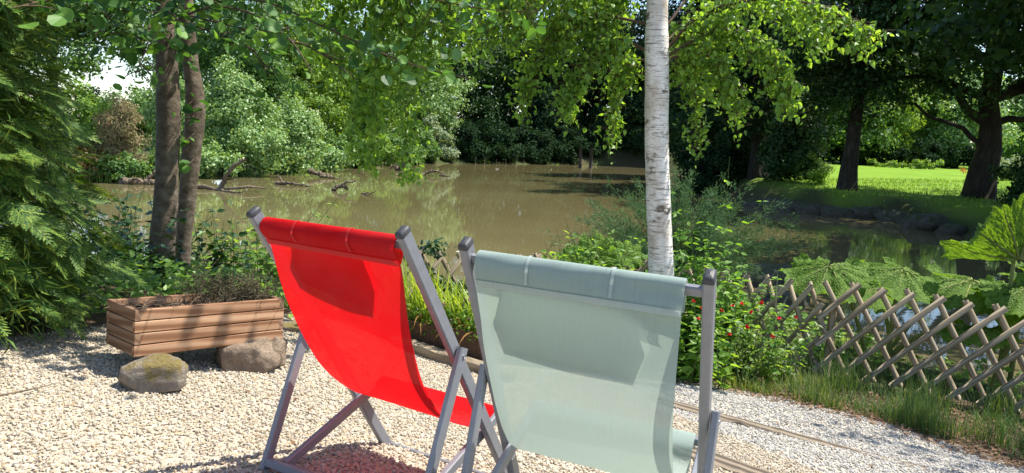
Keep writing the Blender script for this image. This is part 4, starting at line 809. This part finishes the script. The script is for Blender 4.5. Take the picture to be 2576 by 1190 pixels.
def cypress():
    b = np.array([-3.13, 3.42, 0]); b[2] = gz(b[0], b[1]); t = thing('cypress_tree', 'dense green cypress with drooping sprays at the left edge', 'tree', b); rg = RNG(181); mb = MB()
    for tp in range(3):
        T = spray_template(190 + tp); n = 1800; h = rg.uniform(.0, 3.6, n) ** 1.0; R = np.interp(h, [0, .5, 1.1, 2, 3.6], [1.14, 1.1, 1.05, 1.08, 1.12]); a = rg.uniform(0, 2 * np.pi, n); dep = rg.uniform(.35, 1.0, n) ** .6
        lob = 1 + .13 * np.sin(a * 3 + h * 2) + .08 * np.sin(a * 7 - h * 5)
        o = np.stack([np.cos(a), np.sin(a), np.zeros(n)], 1); pos = b + o * (R * dep * lob - .26)[:, None] + np.outer(h + .1, [0, 0, 1]); tip = norm(o + np.outer(rg.uniform(-.75, .15, n), [0, 0, 1]) + rg.normal(0, .3, (n, 3))); nr = norm(np.array([0, 0, 1.]) + o * .5 + rg.normal(0, .35, (n, 3)))
        scatter(mb, T, pos, nr, tip, rg.uniform(.15, .28, n))
    n = 60000; h = rg.uniform(.02, 3.6, n); R = np.interp(h, [0, .5, 1.1, 2, 3.6], [1.05, 1.02, .95, .95, .95]); a = rg.uniform(0, 2 * np.pi, n); o = np.stack([np.cos(a), np.sin(a), 0 * a], 1)
    pos = b + o * (R * rg.uniform(.2, .85, n) ** .7)[:, None] + np.outer(h, [0, 0, 1]); scatter(mb, DIAMOND, pos, norm(o * .6 + rdir(rg, n) * .7), norm(o + rdir(rg, n) * .7 - [0, 0, .5]), rg.uniform(.06, .14, n), rg.uniform(.007, .013, n))
    tm = MB(); tube(tm, [b + [0, 0, -.1], b + [.02, 0, 1.5], b + [0, 0, 3.6]], [.13, .09, .03], 10)
    for _ in range(60):
        h = rg.uniform(.1, 3.2); a = rg.uniform(0, 6.28); r = np.interp(h, [0, 1.1, 3.6], [.9, .7, .3]); p = b + [0, 0, h]; tube(tm, [p, p + [math.cos(a) * r * .5, math.sin(a) * r * .5, .1], p + [math.cos(a) * r, math.sin(a) * r, 0]], [.016, .011, .004], 5, cap=False)
    obj('trunk', tm, M['twig'], t, True); obj('foliage', mb, M['conifer_leaf'], t)
cypress()

# ------------------------------------------------------------------ bank plants
def leafy(name, label, base, n, h, spread, leaf, mat, seed, group=None, pairs=7, lean=.25, cat='plant', top=False, tpl=OVATE):
    """a plant of n upright stems with pairs of leaves"""
    rg = RNG(seed); t = thing(name, label, cat, base, group); st = MB(); lf = MB()
    for i in range(n):
        p = base + np.array([rg.normal(0, spread), rg.normal(0, spread), 0]); H = h * rg.uniform(.6, 1.1); d = np.array([rg.normal(0, lean), rg.normal(0, lean), 1.]); Q = catmull([p, p + d * H * .5 + rg.normal(0, .02, 3), p + d * H * [1.3, 1.3, 1] + rg.normal(0, .02, 3)], 10)
        tube(st, Q, np.linspace(.0045, .0018, 10), 5, cap=False)
        for k in range(pairs):
            u = .15 + .85 * (k + rg.random() * .5) / pairs; q = Q[min(9, int(u * 9))]; a = rg.uniform(0, 3.14) + k * 1.57; s = leaf * (1.15 - .6 * u) * rg.uniform(.75, 1.2)
            for sg in (0, math.pi):
                dd = np.array([math.cos(a + sg), math.sin(a + sg), -.15 + rg.normal(0, .2)]); nn = norm(np.array([0, 0, 1.]) + rg.normal(0, .35, 3)); scatter(lf, tpl, (q + dd * .01)[None], nn[None], dd[None], s, s * .72)
    obj('stems', st, M['stem'], t); obj('leaves', lf, M[mat], t); return t
def gpt(px, Y): x = X_(px, Y); return np.array([x, Y, gz(x, Y)])
# nettles right of the birch
nt_ = [(1712, 6.6, 1.21), (1742, 6.5, 1.73), (1772, 6.4, 1.98), (1800, 6.6, 1.21), (1832, 6.3, 1.18), (1730, 6.2, 1.05), (1765, 6.1, 1.07), (1815, 6.1, 1.0), (1850, 6.4, 1.03), (1880, 6.5, 0.95)]
for i, (px, Y, h) in enumerate(nt_): leafy('nettle', 'tall nettle growing just right of the birch trunk', gpt(px, Y), 7, h, .08, .125, 'nettle_leaf', 200 + i, 'nettles right of the birch', 13, .10)
wd_ = [(1705, 5.9, 0.81, 'leafy weed at the right foot of the birch trunk'), (1765, 5.8, 0.74, 'leafy weed between the birch and the red flowered shrub'), (1850, 6.2, 0.95, 'leafy weed among the nettles nearest the fence'), (1885, 6.1, 0.89, 'leafy weed left of the first lattice crossing'), (1605, 6.7, 1.26, 'leafy plant left of the birch trunk, next to it'), (1555, 6.9, 1.26, 'leafy plant before the fence, second left of the birch'), (1470, 7.0, 1.18, 'bright weed below the big rhubarb leaf left of the birch'), (1520, 7.2, 1.14, 'weed under the rhubarb leaf, just left of the second plant by the birch'), (1400, 7.2, 1.12, 'leafy plant over the fence tops right of the sage chair corner'), (1345, 7.3, 1.06, 'small weed among the fence tops above the sage chair'), (290, 6.3, 0.98, 'tall dark leafy plant between the cypress and the alder stems'), (340, 6.0, 0.87, 'leafy plant touching the left alder stem'), (255, 6.0, 0.92, 'leafy plant tucked against the cypress'), (310, 5.2, 0.62, 'low leafy plant behind the left end of the planter'), (505, 6.2, 0.92, 'leafy plant just right of the alder stems'), (560, 6.4, 0.92, 'leafy plant behind the middle of the planter'), (610, 6.5, 0.98, 'bright leafy plant behind the dried lavender'), (655, 6.5, 1.01, 'bright leafy plant at the left edge of the red chair'), (700, 6.6, 0.82, 'leafy plant half hidden by the red chair')]
for i, (px, Y, h, lb) in enumerate(wd_): leafy('leafy_weed', lb, gpt(px, Y), 16 if px > 700 else 13, h, .14, .118, 'weed_leaf' if px > 590 else 'ivy_leaf', 220 + i, None, 11, .2)
for i, (px, Y, lb) in enumerate([(1085, 7.5, 'ivy climbing the fence right of the red chair'), (1170, 7.5, 'ivy on the fence left of the sage chair post')]):
    tree('ivy', lb, X_(px, Y), Y, [((0, 0, .55), (.24, .12, .30)), ((.1, -.1, .3), (.25, .2, .28))], 0, 'ivy_leaf', 420, .075, 245 + i, 16, .12, cat='plant', tpl=OVATE)
leafy('bramble_shoot', 'thin bramble shoot rising above the fence right of the red chair', gpt(1085, 7.3), 3, 1.05, .08, .05, 'ivy_leaf', 248, None, 12, .2)
def big_leaf(mb, vein, c, nrm, tip, R, seed, cup=.28, lobes=9, amp=.085, span=.93):
    """huge lobed, puckered leaf; the stalk joins at c"""
    rg = RNG(seed); Z = norm(np.array(nrm, float)); Y = norm(np.array(tip, float) - Z * (np.array(tip) @ Z)); X = np.cross(Y, Z); na, nr = 120, 14; a = np.linspace(-np.pi * span, np.pi * span, na)
    edge = 1 + amp * np.cos(a * lobes) + .035 * np.sign(np.sin(a * 38)) * rg.uniform(.4, 1, na) + .06 * rg.normal(size=na) * .5; edge *= .78 + .22 * np.cos(a * .5)
    r = np.linspace(.02, 1, nr)[:, None]; rad = R * r * edge[None] ** np.clip(r * 1.4, 0, 1); hz = R * (cup * (r ** 1.4 - .42 * r ** 7 * (1 + .8 * np.cos(a * 5 + 1))[None]) + .05 * r * np.cos(a * lobes)[None] - .05 * r ** 4 * (1 + np.cos(a * lobes * 2))[None] + .03 * np.sin(a * 45)[None] * np.sin(r * 30)) - cup * R * .2
    hz = hz + R * rg.normal(0, .008, hz.shape); Pg = np.array(c) + (rad * np.sin(a)[None])[..., None] * X + (rad * np.cos(a)[None])[..., None] * Y + hz[..., None] * Z; v, f = grid(Pg); mb.add(v, f)
    for k in range(lobes):
        ang = (k - (lobes - 1) / 2) * 2 * np.pi / lobes * span; j = int(np.clip((ang + np.pi * span) / (np.pi * 2 * span) * (na - 1), 0, na - 1)); tube(vein, Pg[:-1, j] - Z * .006, np.linspace(.012, .002, nr - 1) * R / .45, 5, cap=False)
M['rhubarb'] = rhubarb_mat()
M['rhubarb_stalk'] = bark_mat('rhubarb stalk', (.10, .13, .04), (.17, .20, .06), (.24, .26, .10), (40, 40, 40), .6, .01)
def rhubarb(name, label, base, leaves, seed):
    t = thing(name, label, 'plant', base); rg = RNG(seed)
    for i, (c, nrm, tip, R, cup, *sp) in enumerate(leaves):
        lm, vm, sm = MB(), MB(), MB(); big_leaf(lm, vm, c, nrm, tip, R, seed + i, cup, *((7, .05, sp[0]) if sp else ())); lo = obj('leaf', lm, M['rhubarb'], t, True); obj('veins', vm, M['rhubarb_stalk'], lo, True)
        p0 = base + rg.normal(0, .08, 3) * [1, 1, 0]; md = (p0 + c) / 2 + [0, 0, .12]; tube(sm, catmull([p0 - [0, 0, .1], md, np.array(c) - [0, 0, .02]], 14), np.linspace(.026, .016, 14), 9, .12, rg); obj('stalk', sm, M['rhubarb_stalk'], t, True)
b1 = np.array([3.75, 7.15, gz(3.75, 7.15)])
rhubarb('giant_rhubarb', 'giant rhubarb with huge lobed leaves arching just behind the lattice fence', b1, [(at(2085, 676, 6.95), (-.15, -.30, .95), (-.6, -.8, -.1), .45, -.34), (at(2265, 684, 6.9), (.1, -.34, .95), (.2, -.9, 0), .43, -.36), (at(2440, 716, 7.0), (.1, -.26, .97), (.6, -.8, -.1), .58, -.32), (at(2450, 830, 6.6), (-.1, -.1, .95), (.3, -.9, .1), .34, -.2), (at(2200, 735, 7.5), (0, -.1, 1), (-.5, .6, 0), .42, -.3)], 300)
b2 = np.array([4.75, 6.75, gz(4.75, 6.75)])
rhubarb('giant_rhubarb', 'giant rhubarb with one tall upright leaf on a thick stalk at the right edge', b2, [(at(2552, 640, 6.75), (-.12, .72, .5), (-.06, .1, 1), .60, .55, .64), (at(2575, 735, 6.6), (.0, -.3, .95), (-.5, -.8, -.1), .40, -.35), (at(2640, 700, 6.9), (.1, -.4, .9), (.6, -.5, 0), .45, -.3)], 320)
b3 = gpt(1500, 7.4)
rhubarb('giant_rhubarb', 'smaller giant rhubarb with a sunlit leaf left of the birch trunk', b3, [(at(1500, 640, 7.2), (-.05, -.75, .6), (0, -.1, 1), .24, .2), (at(1440, 652, 7.1), (-.2, -.6, .8), (-.5, -.4, .4), .18, .2), (at(1575, 640, 7.3), (.1, -.6, .8), (.6, -.3, .4), .2, .2)], 330)
# feathery shrub on the point
def feathery():
    rg = RNG(340); b = np.array([2.5, 10.6, gz(2.5, 10.6)]); t = thing('feathery_shrub', 'wispy feathery green shrub at the water behind the birch trunk', 'shrub', b); mb = MB(); st = MB()
    for i in range(190):
        a = rg.uniform(0, 6.28); e = rg.uniform(.3, 1.4); d = np.array([math.cos(a) * math.cos(e) * 1.25, math.sin(a) * math.cos(e) * .8, math.sin(e)]); L = rg.uniform(1.1, 2.0); Q = catmull([b, b + d * L * .5 + [0, 0, .12], b + d * L + rg.normal(0, .05, 3)], 12); tube(st, Q, np.linspace(.006, .0015, 12), 4, cap=False)
        k = 210; u = rg.uniform(.25, 1, k); i_ = (u * 11).astype(int); pos = Q[i_] + rg.normal(0, .035, (k, 3)); tip = norm(np.repeat(norm(d)[None], k, 0) + rdir(rg, k) * .8 + [0, 0, .25]); scatter(mb, DIAMOND, pos, rdir(rg, k), tip, rg.uniform(.04, .10, k), .010)
    obj('stems', st, M['stem'], t); obj('foliage', mb, M['plume'], t)
feathery()
def red_shrub():
    rg = RNG(350); b = np.array([2.05, 5.95, gz(2.05, 5.95)]); t = thing('flowering_shrub', 'small leafy shrub dotted with red flowers in front of the fence', 'shrub', b); st = MB(); lf = MB()
    tips = []
    for i in range(46):
        a = rg.uniform(0, 6.28); e = rg.uniform(.3, 1.4); d = np.array([math.cos(a) * math.cos(e) * 1.25, math.sin(a) * math.cos(e) * .7, math.sin(e)]); L = rg.uniform(.3, .66); Q = catmull([b, b + d * L * .5 + [0, 0, .03], b + d * L + rg.normal(0, .03, 3)], 9); tube(st, Q, np.linspace(.004, .0012, 9), 4, cap=False); tips.append(Q[-1])
        k = 26; i_ = rg.integers(2, 9, k); pos = Q[i_] + rg.normal(0, .025, (k, 3)); scatter(lf, OVATE, pos, norm(rdir(rg, k) + [.2, -.3, .8]), rdir(rg, k), rg.uniform(.018, .036, k))
    obj('stems', st, M['twig'], t); obj('leaves', lf, M['rose_leaf'], t)
    for (px, py) in ((1745, 757), (1757, 800), (1842, 768), (1866, 763), (1815, 780), (1890, 785), (1944, 845), (2003, 797), (1762, 775), (1880, 822), (1775, 828), (1960, 800), (1835, 840), (1915, 760)):
        c = at(px, py, 5.72); mb = MB(); scatter(mb, ROUNDL, np.repeat(c[None], 6, 0), norm(rdir(rg, 6) + [0, -1, .4]), rdir(rg, 6), .02); obj('flower', mb, M['petal_red'], t)
red_shrub()

# ------------------------------------------------------------------ grass, litter
def blades(name, label, cat, seed, X, Y, h, wd, mat, lean=.5, seg=3):
    rg = RNG(seed); n = len(X); Z = ground(X, Y); p = np.stack([X, Y, Z - .01], 1); a = rg.uniform(0, 6.28, n); o = np.stack([np.cos(a), np.sin(a), 0 * a], 1); s = np.stack([-o[:, 1], o[:, 0], 0 * a], 1); H = h * rg.uniform(.5, 1.2, n); le = lean * rg.uniform(.1, 1, n); rows = []
    for k in range(seg + 1):
        u = k / seg; c = p + o * (H * le * u * u)[:, None]; c[:, 2] += H * u * (1 - .35 * le * u); wv = (wd * (1 - u ** 1.5) + .0006)[:, None] if hasattr(wd, '__len__') else wd * (1 - u ** 1.5) + .0006
        rows.append(np.stack([c - s * wv / 2, c + s * wv / 2], 1))
    V = np.stack(rows, 1); base = (np.arange(n) * (seg + 1) * 2)[:, None, None]; q = np.array([[2 * k, 2 * k + 1, 2 * k + 3, 2 * k + 2] for k in range(seg)])[None]; mb = MB(); mb.add(V.reshape(-1, 3), (base + q).reshape(-1, 4)); return tag(obj(name, mb, mat), label, cat, None, 'stuff')
def region(rg, n, poly, clump=0, sd=.05):
    poly = np.array(poly, float); lo, hi = poly.min(0), poly.max(0)
    if clump:
        c = rg.uniform(lo, hi, (clump, 2)); P = c[rg.integers(0, clump, n * 3)] + rg.normal(0, sd, (n * 3, 2))
    else: P = rg.uniform(lo, hi, (n * 3, 2))
    k = sdist(poly, P[:, 0], P[:, 1]) < 0; P = P[k][:n]; return P[:, 0], P[:, 1]
rg = RNG(400)
BED1 = [(1.3, 5.75), (2.1, 5.5), (2.6, 5.3), (2.9, 6.3), (2.3, 6.9), (1.2, 6.5)]
BED2 = [(2.2, 5.55), (2.8, 5.15), (3.45, 4.5), (4.8, 3.0), (6, 3.6), (6, 5.2), (4.2, 5.9), (2.9, 6.4)]
blades('bed_grass', 'short sunlit grass at the edge of the path', 'grass', 401, *region(rg, 3800, BED1, 90, .07), .13, .006, M['grass'], .8)
blades('bed_grass', 'fine tall grass in front of the lattice fence', 'grass', 402, *region(rg, 7500, BED2, 80, .09), .29, .0045, M['tall_grass'], .55, 4)
blades('bed_grass', 'low grass in the bed below the fence', 'grass', 403, *region(rg, 4200, BED2, 150, .10), .14, .006, M['tall_grass'], .9)
BANKN = [(-6, 5.6), (-2.6, 5.2), (-1.2, 5.5), (.2, 5.6), (1.3, 6.3), (2.4, 6.9), (3.2, 6.6), (6, 5.6), (6, 7.3), (4.4, 8), (3.6, 9.6), (3.2, 12), (1.5, 11.8), (.9, 9.4), (-2.5, 8.2), (-6, 8.2)]
blades('bank_grass', 'rough grass on the near pond bank', 'grass', 404, *region(rg, 9000, BANKN, 300, .12), .26, .007, M['tall_grass'], .7)
def bank_cover():
    rg = RNG(405); X, Y = region(rg, 9000, BANKN, 420, .14); X2, Y2 = region(rg, 3000, [(-4.5, 3.9), (-2.5, 3.9), (-1.75, 4.6), (-1.15, 5.2), (-2.6, 5.4), (-4.5, 5.6)], 150, .12); X, Y = np.concatenate([X, X2]), np.concatenate([Y, Y2]); n = len(X); pos = np.stack([X, Y, ground(X, Y) + rg.uniform(.02, .26, n)], 1); mb = MB(); scatter(mb, OVATE, pos, norm(rdir(rg, n) * .6 + [0, -.2, 1]), rdir(rg, n), rg.uniform(.03, .075, n)); tag(obj('ground_cover', mb, M['weed_leaf']), 'low leafy ground cover on the near bank', 'plants', None, 'stuff')
bank_cover()
def litter():
    rg = RNG(406); X, Y = region(rg, 6500, [(1.2, 5.6), (2.0, 5.35), (2.7, 4.95), (3.35, 4.3), (4.6, 3.0), (5.6, 3.4), (5.6, 5.2), (2.9, 6.3), (1.2, 6.4)]); X2, Y2 = region(rg, 900, [(-1.9, 4.75), (-1.2, 5.05), (-.7, 5.3), (-1.2, 5.8), (-2.0, 5.6)]); X3, Y3 = region(rg, 150, GRAVEL)
    X, Y = np.concatenate([X, X2, X3]), np.concatenate([Y, Y2, Y3]); n = len(X); pos = np.stack([X, Y, ground(X, Y) + rg.uniform(.004, .022, n)], 1); mb = MB(); scatter(mb, DIAMOND, pos, norm(rdir(rg, n) * .45 + [0, 0, 1]), rdir(rg, n), rg.uniform(.02, .05, n), rg.uniform(.012, .03, n)); tag(obj('leaf_litter', mb, M['litter']), 'brown dead leaves on the soil beside the path', 'dead leaves', None, 'stuff')
litter()
LAWN = [(12, 30), (15.6, 26), (17, 20.5), (30, 19), (34, 30), (30, 44), (20, 40), (13, 36)]
blades('lawn_grass', 'tufty grass on the sloping lawn edge', 'grass', 407, *region(rg, 14000, LAWN, 0), .16, .03, M['lawn_blade'] if 'lawn_blade' in M else leaf_mat('lawn blade', [(.11, .21, .02), (.16, .27, .03), (.21, .32, .05)], .35), .8, 2)
blades('shore_grass', 'long pale grass along the left shore', 'grass', 408, *region(rg, 7000, [(-22, 27.6), (-15.9, 28.7), (-14.9, 34), (-13.4, 37), (-12.2, 43), (-11.3, 50), (-6.6, 60), (-5.2, 62.4), (0, 67), (12, 72), (12, 74), (-7, 63), (-13, 52), (-15, 38), (-18, 31), (-22, 29.5)], 260, .35), .42, .05, M['light_leaf'], .7, 3)

def flecks():
    rg = RNG(409); X, Y = region(rg, 900, POND); X2, Y2 = region(rg, 500, [(-6, 9), (4, 12.5), (8, 20), (9, 30), (-9, 30), (-9, 14)], 60, .5); X, Y = np.concatenate([X, X2]), np.concatenate([Y, Y2]); n = len(X); mb = MB()
    scatter(mb, DIAMOND, np.stack([X, Y, np.full(n, WATER_Z + .006)], 1), np.array([0, 0, 1.]) + rdir(rg, n) * .04, rdir(rg, n) * [1, 1, 0], rg.uniform(.02, .07, n), rg.uniform(.015, .05, n)); tag(obj('floating_leaves', mb, M['dry_leaf']), 'small leaves and petals floating on the pond', 'leaves', None, 'stuff')
flecks()
# ------------------------------------------------------------------ driftwood, stakes, bank stones
def drift(name, label, paths, seed, cat='driftwood'):
    rg = RNG(seed); b = np.array(paths[0][0][0]); t0 = MB()
    for P, r0, r1 in paths: Q = catmull(np.array(P, float), 26); Q[1:-1] += rg.normal(0, r0 * .22, (24, 3)); tube(t0, Q, np.linspace(r0, r1, 26) * rg.uniform(.85, 1.15, 26), 11, .10, rg)
    return tag(obj(name, t0, M['driftwood'], None, True, origin=b), label, cat)
def wp(px, Y, dz=.04): x = X_(px, Y); return np.array([x, Y, WATER_Z + dz])
drift('fallen_log', 'thick fallen trunk with sawn pale end lying at the left shore', [([wp(298, 28.4, .12), wp(345, 28.6, .1), wp(395, 28.8, .12)], .16, .13), ([wp(355, 28.7, .1), wp(375, 28.8, .35), wp(388, 28.9, .6)], .10, .06), ([wp(320, 28.4, .1), wp(335, 28.2, .25), wp(352, 28.1, .12)], .06, .03)], 501)
drift('dead_branch', 'dead branch curving upright out of the water right of the alder stems', [([wp(546, 27.5, -.05), wp(556, 27.5, .35), wp(575, 27.5, .85), wp(600, 27.5, 1.18), wp(614, 27.5, 1.22)], .10, .05)], 502)
drift('dead_branch', 'long bare log floating at the foot of the upright dead branch', [([wp(485, 27.9, .12), wp(530, 27.6, .05), wp(570, 27.3, .1), wp(620, 27.5, .2), wp(662, 27.8, .14)], .09, .03), ([wp(540, 27.5, .02), wp(580, 26.8, .02), wp(605, 26.6, .06)], .06, .02)], 503)
drift('driftwood', 'flat pale driftwood floating right of the upright branch', [([wp(690, 31.5, .05), wp(730, 31.2, .1), wp(775, 31.0, .02)], .09, .03), ([wp(705, 31.5, .05), wp(698, 31.8, .28), wp(690, 32, .35)], .05, .02)], 504)
drift('driftwood', 'curved dark driftwood arching out of the water near the hanging strands', [([wp(832, 29.5, -.05), wp(840, 29.5, .14), wp(856, 29.5, .22), wp(868, 29.6, .08)], .09, .07), ([wp(850, 29.5, .18), wp(865, 29.5, .38), wp(880, 29.6, .42), wp(890, 29.7, .44)], .06, .03)], 505)
drift('driftwood', 'small black snag poking from the water between the strands', [([wp(912, 27.8, 0), wp(940, 27.6, .22)], .03, .015), ([wp(905, 28.6, 0), wp(922, 28.3, .1)], .05, .02)], 506)
drift('tree_stump', 'broken pale stump on the left bank point behind the strands', [([wp(995, 47, 0), wp(1008, 47, .3), wp(1020, 47, .62)], .22, .16), ([wp(985, 47.3, .1), wp(1000, 47.2, .5), wp(1010, 47.2, .8)], .05, .02), ([wp(975, 47.3, .1), wp(990, 47.2, .45)], .05, .02)], 507)
drift('driftwood', 'forked driftwood at the right tip of the left bank', [([wp(1060, 43, .05), wp(1085, 43, .3), wp(1115, 43.2, .05)], .09, .04), ([wp(1070, 43.2, .1), wp(1085, 43.4, .55)], .05, .02), ([wp(1100, 43, .05), wp(1125, 42.6, .02)], .05, .02)], 508)
drift('driftwood', 'grey log on the left bank under the second rounded shrub', [([wp(770, 37.5, .3), wp(795, 37.2, .2), wp(830, 37.0, .06)], .14, .07), ([wp(800, 37, .08), wp(850, 36.6, .03)], .07, .03)], 509)
for i, (px, h, lb) in enumerate([(1450, 1.75, 'left one of the two dark posts standing in the far water'), (1477, 1.7, 'right one of the two dark posts standing in the far water')]):
    mb = MB(); p = wp(px, 64, -.5); tube(mb, [p, p + [.02, 0, 1.2], p + [.0, 0, h + .6]], [.16, .15, .14], 9, .05, RNG(520 + i)); tag(obj('mooring_post', mb, M['stake'], None, True, origin=p), lb, 'post')
for i, px in enumerate((1188, 1212, 1240, 1265, 1290, 1310)):
    mb = MB(); p = wp(px, 62 + i * .5, -.3); tube(mb, [p, p + [.03 * (-1) ** i, 0, .9 + .15 * math.sin(i * 2)]], [.035, .03], 6); tag(obj('thin_stake', mb, M['driftwood'], None, True, origin=p), 'thin stake in the far water below the dark wood', 'stake', 'thin stakes in the far water')
proto = [rock('bank_stone', None, 'stone', (0, 0, 0), (.7, .5, .30), 540 + k, M['rock_dark'], 0, sub=3) for k in range(3)]
bs = [(10.95, 30.6), (11.3, 29.8), (12.1, 29.0), (12.9, 28.5), (13.8, 27.9), (14.5, 27.1), (14.75, 26.0), (14.7, 24.9), (14.75, 23.8), (15.2, 22.6), (15.9, 21.5), (16.6, 20.5), (17.3, 19.6), (18.3, 18.9), (19.6, 18.5)]
r_ = RNG(550)
for i, (x, y) in enumerate(bs):
    o = proto[i] if i < 3 else copy_tree(proto[i % 3]); place(o, (x - .15, y - .1, WATER_Z + .05 + r_.uniform(-.05, .10)), r_.uniform(0, 6), r_.uniform(.85, 1.25)); o['label'] = 'dark stone lining the shaded bank of the inlet'; o['category'] = 'stone'; o['group'] = 'dark stones along the inlet bank'
rock('mossy_boulder', 'low brown mossy boulder at the inlet behind the nettles', 'stone', at(1950, 640, 13.6) * [1, 1, 0] + [0, 0, WATER_Z], (.75, .5, .34), 560, M['rock_dark'], .3)
rock('mossy_boulder', 'grey boulder half in the inlet water left of the fence', 'stone', at(1985, 668, 11.8) * [1, 1, 0] + [0, 0, WATER_Z], (.42, .34, .22), 561, M['rock_dark'], .9)
drift('fallen_twig', 'thin fallen twig lying on the gravel below the cypress', [([gp(-2.02, 2.62, .012), gp(-1.96, 2.69, .03), gp(-1.92, 2.76, .035), gp(-1.88, 2.86, .04)], .005, .002)], 570, 'twig')
for o in COL.objects:
    if '_o' in o: del o['_o']
